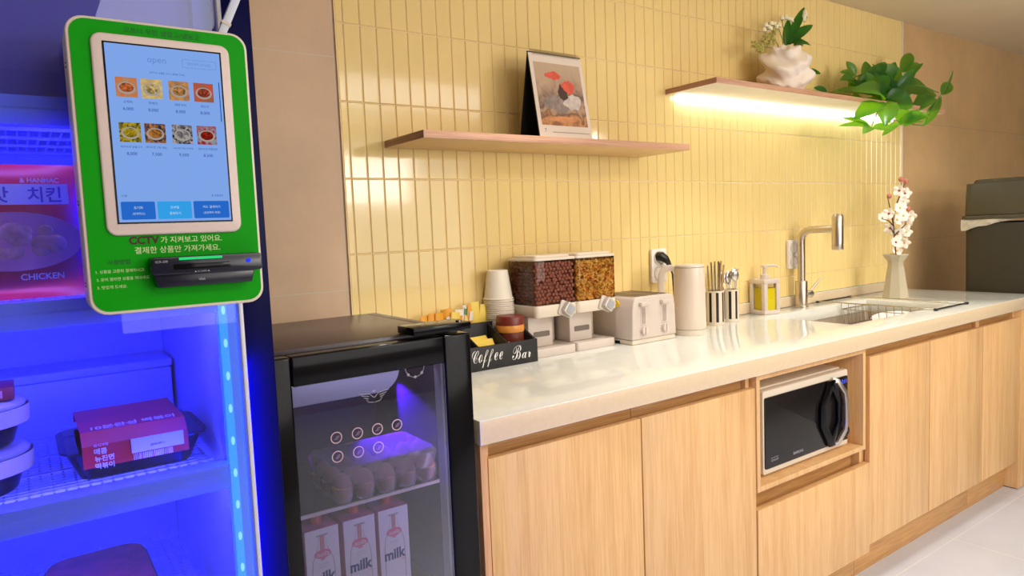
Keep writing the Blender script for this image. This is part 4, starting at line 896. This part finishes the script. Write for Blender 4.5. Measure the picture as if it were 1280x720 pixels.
BLOOM = [(2.471, -0.216, 1.336), (2.421, -0.197, 1.313), (2.548, -0.208, 1.376), (2.568, -0.194, 1.323), (2.551, -0.192, 1.288), (2.451, -0.226, 1.258), (2.357, -0.229, 1.235), (2.389, -0.18, 1.217), (2.506, -0.214, 1.223), (2.553, -0.216, 1.252), (2.537, -0.17, 1.204), (2.574, -0.202, 1.187), (2.468, -0.18, 1.17), (2.565, -0.201, 1.147), (2.504, -0.192, 1.144), (2.424, -0.221, 1.107), (2.565, -0.192, 1.101), (2.523, -0.178, 1.063), (2.521, -0.199, 1.387), (2.635, -0.186, 1.221), (2.528, -0.19, 1.113)]
br = thing('blossom_branch', 'white and pink blossom branch standing in the tapered vase', 'flower', (2.475, -.2, 1.0))
b = MB()
for t_ in TWIG: b.tube(t_, [.0032-.0018*i/(len(t_)-1) for i in range(len(t_))], 6)
b.build('twig', mat('dark_twig', (84, 52, 40), .7), br)
M_PET = mat('cream_petal', (248, 236, 220), .55, var=.04, sub=.2); M_BUD = mat('pink_bud', (196, 120, 100), .6); M_CEN = mat('blossom_centre', (170, 70, 70), .6)
for k, c in enumerate(BLOOM):
    bud = k in (1, 2, 9, 18)
    if bud:
        MB().ball(c, .0125, 10, 7, sc=(.85, .85, 1)).build('bud', M_BUD, br); continue
    q = Vector((-.75+random.uniform(-.5, .5), -.6+random.uniform(-.5, .5), random.uniform(-.3, .5))).normalized(); rotm = q.to_track_quat('Z', 'Y').to_matrix().to_4x4(); b = MB(); sz = random.uniform(.024, .030)
    for p_ in range(5):
        a = 2*math.pi*p_/5; b.X = Matrix.Translation(c) @ rotm @ Matrix.Rotation(a, 4, 'Z'); vs = []; nu, nv = 5, 4
        for i in range(nu):
            for j in range(nv):
                u_, v_ = i/(nu-1), j/(nv-1)-.5; wd = sz*.95*math.sin(math.pi*(.12+.80*u_))**.8; vs.append((sz*u_, wd*v_, .004+.011*u_*u_-.012*u_*(v_*v_)*2+.0006*p_))
        b.add(vs, [(i*nv+j, (i+1)*nv+j, (i+1)*nv+j+1, i*nv+j+1) for i in range(nu-1) for j in range(nv-1)])
    bl = b.build('blossom', M_PET, br, ang=80)
    b = MB(); b.X = Matrix.Translation(c) @ rotm; b.ball((0, 0, .006), .0055, 8, 6, sc=(1, 1, .8)); b.build('blossom_centre', M_CEN if k % 3 == 0 else mat('yellow_centre', (214, 180, 90), .6), bl)

# ------------------------------------------------------------------ desk calendar on the lower shelf
cal = thing('desk_calendar', 'spiral-bound desk calendar with a picture page on the lower shelf', 'calendar', (.6, -.12, 1.487))
yb0, yt0, ybk, zt, zb = -.168, -.122, -.068, 1.744, 1.4875
cx0, cx1 = .506, .706
def onpage(x, v, o=0):   # v 0 bottom .. 1 top along the front page, o outwards
    y = yb0+(yt0-yb0)*v; z = zb+(zt-zb)*v; nx_ = Vector((0, -(zt-zb), (yt0-yb0))).normalized(); return Vector((x, y, z))+nx_*o
def pagequad(b, x0, x1, v0, v1, o, t=.0006, mi=0):
    vs = [onpage(x, v, oo) for oo in (o, o+t) for x, v in ((x0, v0), (x1, v0), (x1, v1), (x0, v1))]
    return b.add(vs, [(0, 3, 2, 1), (4, 5, 6, 7), (0, 1, 5, 4), (1, 2, 6, 5), (2, 3, 7, 6), (3, 0, 4, 7)], mi)
b = MB(); pagequad(b, cx0, cx1, 0, 1, -.004, .0035)
b.add([(x, y, z) for x in (cx0, cx1) for y, z in ((ybk, zb), (ybk-.003, zb), (yt0-.001, zt-.002), (yt0+.002, zt-.002))], [(0, 1, 2, 3), (4, 7, 6, 5), (0, 3, 7, 4), (1, 5, 6, 2), (0, 4, 5, 1), (3, 2, 6, 7)])
b.add([(x, y, z) for x in (cx0, cx1) for y, z in ((yb0+.006, zb), (ybk-.004, zb), (ybk-.004, zb+.002), (yb0+.006, zb+.002))], [(0, 1, 2, 3), (4, 7, 6, 5), (0, 3, 7, 4), (1, 5, 6, 2), (0, 4, 5, 1), (3, 2, 6, 7)])
b.build('easel', mat('matt_black_board', (10, 10, 11), .7), cal, smooth=False)
b = MB(); pagequad(b, cx0+.001, cx1, .004, .985, -.0004, .0014); b.build('page_block', mat('warm_page', (238, 222, 206), .6, var=.01), cal, smooth=False)
def picture_mat():
    m = bpy.data.materials.new('calendar_picture'); m.use_nodes = True; nt = m.node_tree; N = nt.nodes; L = nt.links; bs = N['Principled BSDF']; bs.inputs['Roughness'].default_value = .5
    tc = N.new('ShaderNodeTexCoord'); sp = N.new('ShaderNodeSeparateXYZ'); L.new(tc.outputs['Object'], sp.inputs[0])
    nz = N.new('ShaderNodeTexNoise'); nz.inputs['Scale'].default_value = 24; nz.inputs['Detail'].default_value = 6; nz.inputs['Distortion'].default_value = .8; L.new(tc.outputs['Object'], nz.inputs[0])
    ad = N.new('ShaderNodeMath'); ad.operation = 'MULTIPLY_ADD'; L.new(nz.outputs[0], ad.inputs[0]); ad.inputs[1].default_value = .16; L.new(sp.outputs[2], ad.inputs[2])
    mr = N.new('ShaderNodeMapRange'); mr.inputs[1].default_value = .11; mr.inputs[2].default_value = .33; L.new(ad.outputs[0], mr.inputs[0])
    rp = N.new('ShaderNodeValToRGB'); e = rp.color_ramp.elements; e[0].position = 0; e[0].color = lin((150, 96, 60)); e[1].position = 1; e[1].color = lin((204, 178, 150))
    for p_, c_ in ((.12, (214, 150, 90)), (.2, (120, 84, 62)), (.3, (196, 160, 128)), (.42, (108, 84, 70)), (.55, (178, 146, 120)), (.7, (198, 168, 140))): q = e.new(p_); q.color = lin(c_)
    L.new(mr.outputs[0], rp.inputs[0]); L.new(rp.outputs[0], bs.inputs['Base Color']); return m
b = MB(); pagequad(b, cx0+.014, cx1-.012, .165, .885, .0012, .0003); pic = b.build('picture', picture_mat(), cal, smooth=False)
def blot(name, m, pts, o):
    b = MB(); b.add([onpage(x, v, o) for x, v in pts], [tuple(range(len(pts)))]); return b.build(name, m, pic, smooth=False)
def blobpts(cx, cv, rx, rv, seed, n_=18):
    rr = random.Random(seed); return [(cx+rx*math.cos(2*math.pi*i/n_)*(1+rr.uniform(-.25, .25)), cv+rv*math.sin(2*math.pi*i/n_)*(1+rr.uniform(-.25, .25))) for i in range(n_)]
blot('picture_patch', mat('print_grey_rock', (150, 134, 124), .5, var=.3, vscale=60), blobpts(.59, .42, .05, .1, 3), .0018)
blot('picture_patch', mat('print_pale_rock', (214, 200, 188), .5, var=.2, vscale=60), blobpts(.645, .45, .034, .09, 5), .0019)
blot('picture_patch', mat('print_dark', (70, 48, 42), .5, var=.3, vscale=60), blobpts(.615, .56, .02, .09, 8), .0020)
blot('picture_patch', mat('print_coral', (226, 92, 70), .5, var=.15, vscale=60), blobpts(.638, .62, .024, .075, 11), .0022)
blot('picture_patch', mat('print_coral', (226, 92, 70), .5), blobpts(.585, .74, .026, .045, 15), .0022)
blot('picture_patch', mat('print_orange', (218, 148, 96), .5, var=.2, vscale=60), blobpts(.60, .24, .06, .035, 21), .0021)
b = MB()
for k in range(25):
    x = cx0+.016+k*(cx1-cx0-.03)/24; p0 = onpage(x, .985, 0); b.tube([onpage(x, .965, .003), onpage(x, .99, .006), p0+Vector((0, .004, .012)), p0+Vector((0, .011, .006)), p0+Vector((0, .012, -.006))], .0011, 5)
b.build('spiral_binding', M_CHROME, cal)
b = MB(); vs, fs = text_geo('7'); k_ = .0165; b.add([onpage(cx0+.024+(v.x)*k_, .10+v.y*k_/.26, .0014) for v in vs], fs)
for k in range(31): b.add([onpage(cx0+.05+k*.0046+dx_, .082-.0*k+dv, .0014) for dx_, dv in ((0, 0), (.0024, 0), (.0024, .011), (0, .011))], [(0, 1, 2, 3)])
b.build('date_print', mat('grey_ink', (120, 108, 100), .6), cal, smooth=False)

# ------------------------------------------------------------------ ruffled vase with lily of the valley
rv = thing('ruffled_vase', 'white ruffled coral-like vase on the upper shelf', 'vase', (1.762, -.125, 1.7125))
b = MB(); n_, m_ = 72, 40; vs = []; fs = []
for j in range(m_+1):
    t_ = j/m_; ph = -math.pi/2*.86+(math.pi*.5*.86+math.pi*.5*.72)*t_
    for i in range(n_):
        a = 2*math.pi*i/n_
        w1 = math.sin(4*a+2.3*math.sin(3.1*ph)+1.0); w2 = math.sin(7*ph+2.6*math.sin(2*a)); w3 = math.sin(9*a+5*ph)
        rad = .112*(math.cos(ph)**.55)*(1+.10*w1*(.4+.6*math.cos(ph))+.125*w2+.03*w3)
        z = .093+.092*math.sin(ph)+.006*w3*w1
        vs.append((1.762+rad*math.cos(a)*.98, -.125+rad*math.sin(a)*.72, 1.7135+max(0, z)))
for j in range(m_):
    for i in range(n_): fs.append((j*n_+i, j*n_+(i+1) % n_, (j+1)*n_+(i+1) % n_, (j+1)*n_+i))
fs.append(tuple(range(n_))[::-1])
b.add(vs, fs); b.build('vase_body', mat('chalk_white_ceramic', (250, 236, 220), .6, var=.02), rv, ang=180)
def leaf_mat(name, rgb, tl):
    m = bpy.data.materials.new(name); m.use_nodes = True; nt = m.node_tree; N = nt.nodes; L = nt.links; bs = N['Principled BSDF']; bs.inputs['Roughness'].default_value = .3
    tc = N.new('ShaderNodeTexCoord'); nz = N.new('ShaderNodeTexNoise'); nz.inputs['Scale'].default_value = 22; L.new(tc.outputs['Object'], nz.inputs[0])
    rp = N.new('ShaderNodeValToRGB'); L.new(nz.outputs[0], rp.inputs[0]); c = lin(rgb)
    rp.color_ramp.elements[0].position = .3; rp.color_ramp.elements[1].position = .7; rp.color_ramp.elements[0].color = tuple(v*.75 for v in c[:3])+(1,); rp.color_ramp.elements[1].color = tuple(v*1.25 for v in c[:3])+(1,)
    L.new(rp.outputs[0], bs.inputs['Base Color']); t = N.new('ShaderNodeBsdfTranslucent'); t.inputs[0].default_value = lin(tl)
    mx = N.new('ShaderNodeMixShader'); mx.inputs[0].default_value = .5; L.new(bs.outputs[0], mx.inputs[1]); L.new(t.outputs[0], mx.inputs[2]); L.new(mx.outputs[0], N['Material Output'].inputs[0]); return m
M_LEAF = leaf_mat('green_leaf', (36, 88, 48), (165, 240, 24)); M_LILY = leaf_mat('lily_leaf', (34, 110, 30), (70, 150, 30))
CAMV = Vector((-.73, -1.75, 1.23))
def leaf(b, B, T, w, roll=0, sag=.12, rr=random):
    B, T = Vector(B), Vector(T); d_ = T-B; L_ = d_.length; d_.normalize(); mid = (B+T)/2
    nrm = Vector((-.55, -.7, .45)); nrm = (nrm-d_*nrm.dot(d_))
    if nrm.length < .1: nrm = Vector((0, 0, 1))-d_*d_.z
    nrm.normalize(); nrm = Matrix.Rotation(roll, 3, d_) @ nrm; sd = d_.cross(nrm); nu = 9; vs = []; fs = []
    for i in range(nu):
        u_ = i/(nu-1); wd = w*.5*(math.sin(math.pi*min(1, u_**.85*.97+.015))**.75)*(1.0 if u_ < .96 else .5)
        c = B+d_*L_*u_+nrm*(sag*L_*math.sin(math.pi*u_)*.5)
        for s_ in (-1, -.5, 0, .5, 1): vs.append(c+sd*wd*s_+nrm*(abs(s_)*wd*.28))
    for i in range(nu-1):
        for j in range(4): fs.append((i*5+j, (i+1)*5+j, (i+1)*5+j+1, i*5+j+1))
    return b.add(vs, fs)
lv_ = thing('lily_of_the_valley', 'sprig of lily of the valley with dark leaves in the ruffled vase', 'flower', (1.755, -.13, 1.85))
for (B, T, w) in (((1.757, -.13, 1.895), (1.772, -.13, 2.0), .036), ((1.759, -.135, 1.90), (1.907, -.15, 1.993), .042), ((1.77, -.125, 1.91), (1.899, -.12, 2.068), .034), ((1.757, -.14, 1.908), (1.879, -.16, 1.908), .04)):
    b = MB(); leaf(b, B, T, w, random.uniform(-.2, .2)); b.build('leaf', M_LILY, lv_, ang=180)
for (B, T, w) in (((1.862, -.13, 1.812), (1.965, -.15, 1.809), .026), ((1.83, -.2, 1.732), (1.9, -.215, 1.722), .024)):
    b = MB(); leaf(b, B, T, w, .2); b.build('leaf', M_LILY, lv_, ang=180)
b = MB()
for st_ in ([(1.752, -.13, 1.83), (1.735, -.13, 1.92), (1.7, -.13, 1.974), (1.65, -.13, 1.972), (1.613, -.13, 1.945)], [(1.752, -.13, 1.83), (1.75, -.13, 1.93), (1.73, -.13, 2.005), (1.789, -.13, 2.0)], [(1.754, -.13, 1.83), (1.79, -.125, 1.95), (1.85, -.13, 2.01), (1.885, -.13, 2.05)], [(1.752, -.13, 1.83), (1.72, -.13, 1.885), (1.63, -.13, 1.88), (1.561, -.13, 1.879)], [(1.752, -.13, 1.83), (1.70, -.13, 1.90), (1.66, -.13, 1.93)], [(1.752, -.13, 1.83), (1.79, -.14, 1.90), (1.84, -.14, 1.925)]): b.tube(st_, .0017, 5)
b.build('stem', mat('olive_stem', (120, 128, 60), .6), lv_)
b = MB()
for c in [(1.613, -.13, 1.945), (1.625, -.13, 1.963), (1.641, -.13, 1.958), (1.657, -.13, 1.974), (1.677, -.13, 1.975), (1.689, -.13, 1.965), (1.706, -.13, 1.974), (1.653, -.13, 1.955), (1.727, -.13, 2.003), (1.752, -.13, 2.009), (1.773, -.13, 2.007), (1.789, -.13, 2.004), (1.881, -.13, 2.046), (1.872, -.135, 2.035), (1.885, -.13, 2.034), (1.867, -.135, 2.025), (1.876, -.13, 2.023), (1.863, -.135, 2.014)]: b.lathe([(.001, .009), (.008, .005), (.0095, -.005), (.0105, -.009)], (c[0], c[1]-.003, c[2]-.003), 9, cap1=False)
b.build('bell', mat('cream_bell', (246, 240, 206), .5), lv_)
b = MB()
for c in [(1.561, -.13, 1.879), (1.58, -.13, 1.874), (1.596, -.13, 1.887), (1.612, -.13, 1.91), (1.624, -.13, 1.897), (1.644, -.13, 1.895), (1.66, -.13, 1.916), (1.672, -.13, 1.908), (1.604, -.13, 1.872), (1.588, -.13, 1.868), (1.827, -.13, 1.931), (1.844, -.13, 1.926), (1.818, -.13, 1.92), (1.853, -.13, 1.922), (1.685, -.13, 1.938), (1.669, -.13, 1.941)]:
    for k in range(8): b.ball((c[0]+random.uniform(-.013, .013), c[1]+random.uniform(-.008, .008), c[2]+random.uniform(-.012, .012)), random.uniform(.004, .007), 6, 4)
b.build('bud_cluster', mat('yellow_green_bud', (184, 176, 96), .6), lv_)

# ------------------------------------------------------------------ trailing pachira at the shelf end
LEAVES = [((2.281, -0.12, 1.837), (2.242, -0.1, 1.897), 0.027), ((2.276, -0.12, 1.834), (2.175, -0.11, 1.841), 0.023), ((2.263, -0.13, 1.814), (2.157, -0.12, 1.804), 0.033), ((2.552, -0.16, 1.775), (2.429, -0.13, 1.892), 0.092), ((2.355, -0.2, 1.735), (2.265, -0.22, 1.808), 0.074), ((2.324, -0.21, 1.723), (2.03, -0.24, 1.73), 0.05), ((2.33, -0.19, 1.741), (2.046, -0.15, 1.745), 0.03), ((2.369, -0.21, 1.729), (2.436, -0.25, 1.758), 0.037), ((2.4, -0.2, 1.722), (2.496, -0.26, 1.701), 0.06), ((2.315, -0.22, 1.715), (2.029, -0.25, 1.615), 0.053), ((2.338, -0.22, 1.717), (2.233, -0.27, 1.598), 0.063), ((2.484, -0.17, 1.733), (2.696, -0.15, 1.842), 0.066), ((2.608, -0.18, 1.781), (2.73, -0.2, 1.82), 0.068), ((2.62, -0.15, 1.877), (2.707, -0.15, 1.971), 0.038), ((2.627, -0.15, 1.875), (2.756, -0.17, 1.92), 0.022), ((2.631, -0.16, 1.837), (2.764, -0.18, 1.926), 0.016), ((2.442, -0.22, 1.619), (2.663, -0.25, 1.667), 0.042), ((2.591, -0.2, 1.682), (2.752, -0.24, 1.753), 0.044), ((2.674, -0.22, 1.627), (2.785, -0.25, 1.761), 0.032), ((2.785, -0.25, 1.77), (2.847, -0.26, 1.829), 0.037), ((2.798, -0.25, 1.774), (2.853, -0.27, 1.884), 0.007), ((2.184, -0.24, 1.594), (1.997, -0.22, 1.623), 0.024), ((2.179, -0.24, 1.591), (1.97, -0.22, 1.591), 0.019), ((2.179, -0.24, 1.593), (2.06, -0.27, 1.557), 0.033), ((2.19, -0.24, 1.592), (2.305, -0.27, 1.59), 0.027), ((2.271, -0.24, 1.563), (2.453, -0.22, 1.627), 0.021), ((2.662, -0.19, 1.742), (2.817, -0.21, 1.784), 0.04), ((2.474, -0.21, 1.633), (2.383, -0.22, 1.678), 0.051), ((2.495, -0.2, 1.635), (2.548, -0.22, 1.688), 0.048), ((2.296, -0.15, 1.768), (2.367, -0.13, 1.849), 0.053), ((2.253, -0.15, 1.759), (2.233, -0.12, 1.808), 0.046), ((2.388, -0.16, 1.756), (2.277, -0.16, 1.809), 0.061), ((2.645, -0.21, 1.642), (2.459, -0.24, 1.611), 0.039)]
STEMS = [[(2.375, -0.19, 1.733), (2.346, -0.21, 1.716)], [(2.276, -0.12, 1.826), (2.286, -0.12, 1.838), (2.23, -0.13, 1.789)], [(2.395, -0.18, 1.736), (2.348, -0.14, 1.854), (2.286, -0.12, 1.832)], [(2.469, -0.16, 1.774), (2.621, -0.15, 1.874)], [(2.4, -0.2, 1.722), (2.438, -0.21, 1.665), (2.474, -0.21, 1.633)], [(2.4, -0.2, 1.725), (2.232, -0.24, 1.659), (2.184, -0.24, 1.593)], [(2.474, -0.21, 1.633), (2.68, -0.22, 1.629), (2.705, -0.24, 1.689), (2.771, -0.25, 1.766)], [(2.632, -0.18, 1.819), (2.683, -0.22, 1.804), (2.758, -0.25, 1.777)], [(2.444, -0.19, 1.729), (2.576, -0.16, 1.8), (2.625, -0.16, 1.837)]]
pa = thing('trailing_plant', 'glossy green leafy plant spilling over the end of the upper shelf', 'plant', (2.4, -.18, 1.7125))
for k, (B, T, w) in enumerate(LEAVES):
    b = MB(); leaf(b, B, T, w*1.45, random.uniform(-.2, .2), .1+.08*(k % 3)); b.build('leaf', M_LEAF, pa, ang=180)
rl = random.Random(5)
for k in range(30):
    a = rl.uniform(0, 6.28); c_ = Vector((2.40+rl.uniform(-.13, .16), -.165+rl.uniform(-.03, .03), 1.765+rl.uniform(-.02, .05))); L_ = rl.uniform(.12, .18)
    tip = c_+Vector((math.cos(a)*L_, rl.uniform(-.05, .02), max(-.03, math.sin(a)*L_*.75)))
    b = MB(); leaf(b, c_, tip, L_*.36, rl.uniform(-.4, .4), .14); b.build('leaf', M_LEAF, pa, ang=180)
b = MB()
for s_ in STEMS: b.tube(s_, .0024, 6)
b.tube([(2.36, -.15, 1.714), (2.38, -.18, 1.728)], .006, 7)
b.build('stem', mat('green_stem', (92, 130, 50), .6), pa)

# ------------------------------------------------------------------ wall sockets
def socket(x0, x1, z0, z1, label, plug):
    t = thing('wall_socket', label, 'socket', ((x0+x1)/2, -.006, z0), 'white double wall sockets'); cx = (x0+x1)/2; zc = ((z0+z1)/2+.0285, (z0+z1)/2-.0285)
    b = MB(); b.prism(rrect(x0, x1, z0, z1, .005, 4), 'y', -.017, -.0052); b.build('face_plate', mat('bright_socket_white', (246, 238, 230), .35, var=.02), t, bevel=.002)
    for z in zc:
        b = MB(); b.lathe([(.0265, 0), (.0265, .003), (.0215, .004), (.0205, -.002), (0, -.002)], (0, 0, 0), 28, cap0=False, cap1=False); b.v = [Vector((v.x+cx, -.0172-v.z, v.y+z)) for v in b.v]; ol = b.build('outlet', mat('socket_ring_white', (226, 216, 206), .3, var=.02), t)
        b = MB()
        for s_ in (-1, 1): b.prism([(cx+s_*.0075+.003*math.cos(a*math.pi/6), z+.003*math.sin(a*math.pi/6)) for a in range(12)], 'y', -.0158, -.0152)
        b.build('pin_hole', M_BLACK, ol)
    return cx, zc
cx_, zc_ = socket(1.107, 1.183, 1.022, 1.144, 'white wall socket with black plug behind the kettle', True)
socket(1.938, 2.014, 1.018, 1.14, 'white empty wall socket beside the tap', False)
pg = thing('power_plug', 'black angled plug in the wall socket behind the kettle', 'plug', (cx_, -.02, zc_[0]))
b = MB(); b.tube([(cx_-.008, -.0165, zc_[0]+.006), (cx_-.006, -.034, zc_[0]+.005), (cx_+.004, -.042, zc_[0]-.004), (cx_+.016, -.043, zc_[0]-.016), (cx_+.028, -.042, zc_[0]-.032)], [.0165, .0175, .0145, .010, .007], 14); b.build('plug_body', M_BLACK, pg)
b = MB(); b.tube([(cx_+.027, -.042, zc_[0]-.03), (cx_+.036, -.046, zc_[0]-.06), (cx_+.037, -.05, zc_[0]-.13), (cx_+.03, -.07, .868), (1.15, -.1, .8605)], .0034, 8); b.build('cord', M_BLACK, pg)

# ------------------------------------------------------------------ microwave in its niche
mo = thing('microwave', 'white and black microwave oven in the open oak niche', 'microwave', (1.21, -.35, .4785))
mx0, mx1, mz0, mz1, myf = .983, 1.438, .49, .738, -.552
MB().box(mx0, mx1, -.525, -.16, mz0, mz1+.004).build('casing', M_WARMW, mo, bevel=.004)
for x in (mx0+.04, mx1-.04):
    for y in (-.5, -.2): MB().lathe([(.013, 0), (.015, .0112)], (x, y, .4787), 12).build('foot', M_BLACK, mo)
b = MB(); b.prism(rrect(mx0, mx1, mz0, mz1, .008, 4), 'y', myf, -.526); b.build('front_frame', M_WARMW, mo, bevel=.002)
b = MB(); b.prism(rrect(mx0+.006, mx1-.006, mz0+.0165, mz1-.0195, .006, 4), 'y', myf-.004, myf+.001); dr_ = b.build('door', mat('black_oven_glass', (26, 22, 22), .22, var=.1), mo, bevel=.001)
MB().box(mx1-.075, mx1-.0745, myf-.0046, myf-.0035, mz0+.017, mz1-.02).build('door_seam', M_GREYT, dr_)
hx0, hx1, hz0, hz1 = 1.262, 1.392, .507, .719
octo = lambda x0, x1, z0, z1, c: [(x0+c, z0), (x1-c, z0), (x1, z0+c*1.5), (x1, z1-c*1.5), (x1-c, z1), (x0+c, z1), (x0, z1-c*1.5), (x0, z0+c*1.5)]
b = MB(); A = octo(hx0, hx1, hz0, hz1, .048); Bq = octo(hx0+.034, hx1-.034, hz0+.034, hz1-.034, .028); n_ = 8
for y0, y1 in ((myf-.014, myf-.0042),):
    vs = [(x, y, z) for y in (y1, y0) for P in (A, Bq) for x, z in P]
    fs = [(i, (i+1) % n_, n_+(i+1) % n_, n_+i) for i in range(n_)]+[(16+i, 16+(i+1) % n_, 24+(i+1) % n_, 24+i) for i in range(n_)]+[(i, (i+1) % n_, 16+(i+1) % n_, 16+i) for i in range(n_)]+[(8+i, 8+(i+1) % n_, 24+(i+1) % n_, 24+i) for i in range(n_)]
    b.add(vs, fs)
b.build('handle_surround', M_GLOSSBLACK, mo, bevel=.001)
P = [(1.337, -.556, .7175), (1.352, -.568, .7135), (1.385, -.574, .673), (1.389, -.575, .64), (1.389, -.575, .58), (1.385, -.574, .55), (1.352, -.568, .511), (1.337, -.556, .507)]
b = MB(); vs = []
for k, p in enumerate(P):
    p = Vector(p); t_ = (Vector(P[min(k+1, 7)])-Vector(P[max(k-1, 0)])).normalized(); s_ = t_.cross(Vector((0, -1, 0))).normalized()
    vs += [p+s_*.0085+Vector((0, -.004, 0)), p-s_*.0085+Vector((0, -.004, 0)), p-s_*.0085+Vector((0, .006, 0)), p+s_*.0085+Vector((0, .006, 0))]
b.add(vs, [(k*4+i, k*4+(i+1) % 4, k*4+4+(i+1) % 4, k*4+4+i) for k in range(7) for i in range(4)]+[(0, 1, 2, 3), (28, 29, 30, 31)]); b.build('handle', mat('satin_silver', (206, 196, 186), .28, .9), mo, bevel=.0015)
b = MB(); text(b, '2:11', (1.409, myf-.0045, .702), w=.03, bold=.02, shear=.1); b.build('clock_display', emat('blue_digits', (60, 90, 255), 2.2), mo, smooth=False)
b = MB()
for i in range(2):
    for k in range(5): b.prism([(1.400+.02*i+.005*math.cos(a*math.pi/6), .66-.022*k+.005*math.sin(a*math.pi/6)) for a in range(12)], 'y', myf-.0046, myf-.0038)
b.build('keypad', mat('dim_key_print', (84, 82, 84), .4), mo)
b = MB(); b.prism([(1.413+.014*math.cos(a*math.pi/12), .54+.014*math.sin(a*math.pi/12)) for a in range(24)], 'y', myf-.014, myf-.004); b.build('dial', M_GLOSSBLACK, mo, bevel=.002)
b = MB(); text(b, 'SAMSUNG', (1.152, myf-.0045, .526), w=.052, bold=.015); b.build('lettering', M_GREYT, mo, smooth=False)
b = MB(); text(b, 'Ceramic inside', (1.033, myf-.0045, .531), w=.036); b.box(1.015, 1.051, myf-.0045, myf-.004, .526, .5268).box(1.015, 1.051, myf-.0045, myf-.004, .536, .5368); b.build('lettering', M_GREYT, mo, smooth=False)

# ------------------------------------------------------------------ trash bin beyond the worktop
tb = thing('trash_bin', 'tall dark grey lidded trash bin beside the worktop end', 'trash bin', (3.2, -.53, 0))
M_BIN = mat('dark_bin_plastic', (48, 42, 28), .5, var=.08); M_LID = mat('slate_bin_lid', (78, 72, 54), .45, var=.05)
b = MB(); P = rrect(2.965, 3.44, -.79, -.285, .04, 5); b.prism(P, 'z', 0.002, 1.175, top=1.03); b.build('bin_body', M_BIN, tb, bevel=.003)
b = MB(); b.prism(rrect(2.945, 3.46, -.81, -.265, .04, 5), 'z', 1.192, 1.21, top=1.0); b.prism(rrect(2.952, 3.452, -.80, -.275, .04, 5), 'z', 1.21, 1.36, top=.985); b.prism(rrect(2.975, 3.43, -.785, -.30, .04, 5), 'z', 1.36, 1.378, top=.97); b.build('lid', M_LID, tb, bevel=.003)
b = MB(); vs = []; N_ = 26
for i in range(N_+1):
    u_ = i/N_; y = -.272-.24*u_; z1 = 1.192; dr1 = .052*(1-u_)**1.15+.004*math.sin(17*u_)*(1-u_)+.001
    vs += [(2.951+.003*math.sin(9*u_), y, z1), (2.946+.004*math.sin(23*u_), y+.004*math.sin(13*u_), z1-dr1*.55), (2.953+.004*math.sin(31*u_), y, z1-dr1)]
b.add(vs, [(i*3+j, (i+1)*3+j, (i+1)*3+j+1, i*3+j+1) for i in range(N_) for j in range(2)]); tag(b.build('bin_liner', mat('white_bin_bag', (206, 196, 180), .35, var=.12, vscale=40)), 'white plastic bag edge peeking out under the bin lid', 'bag')
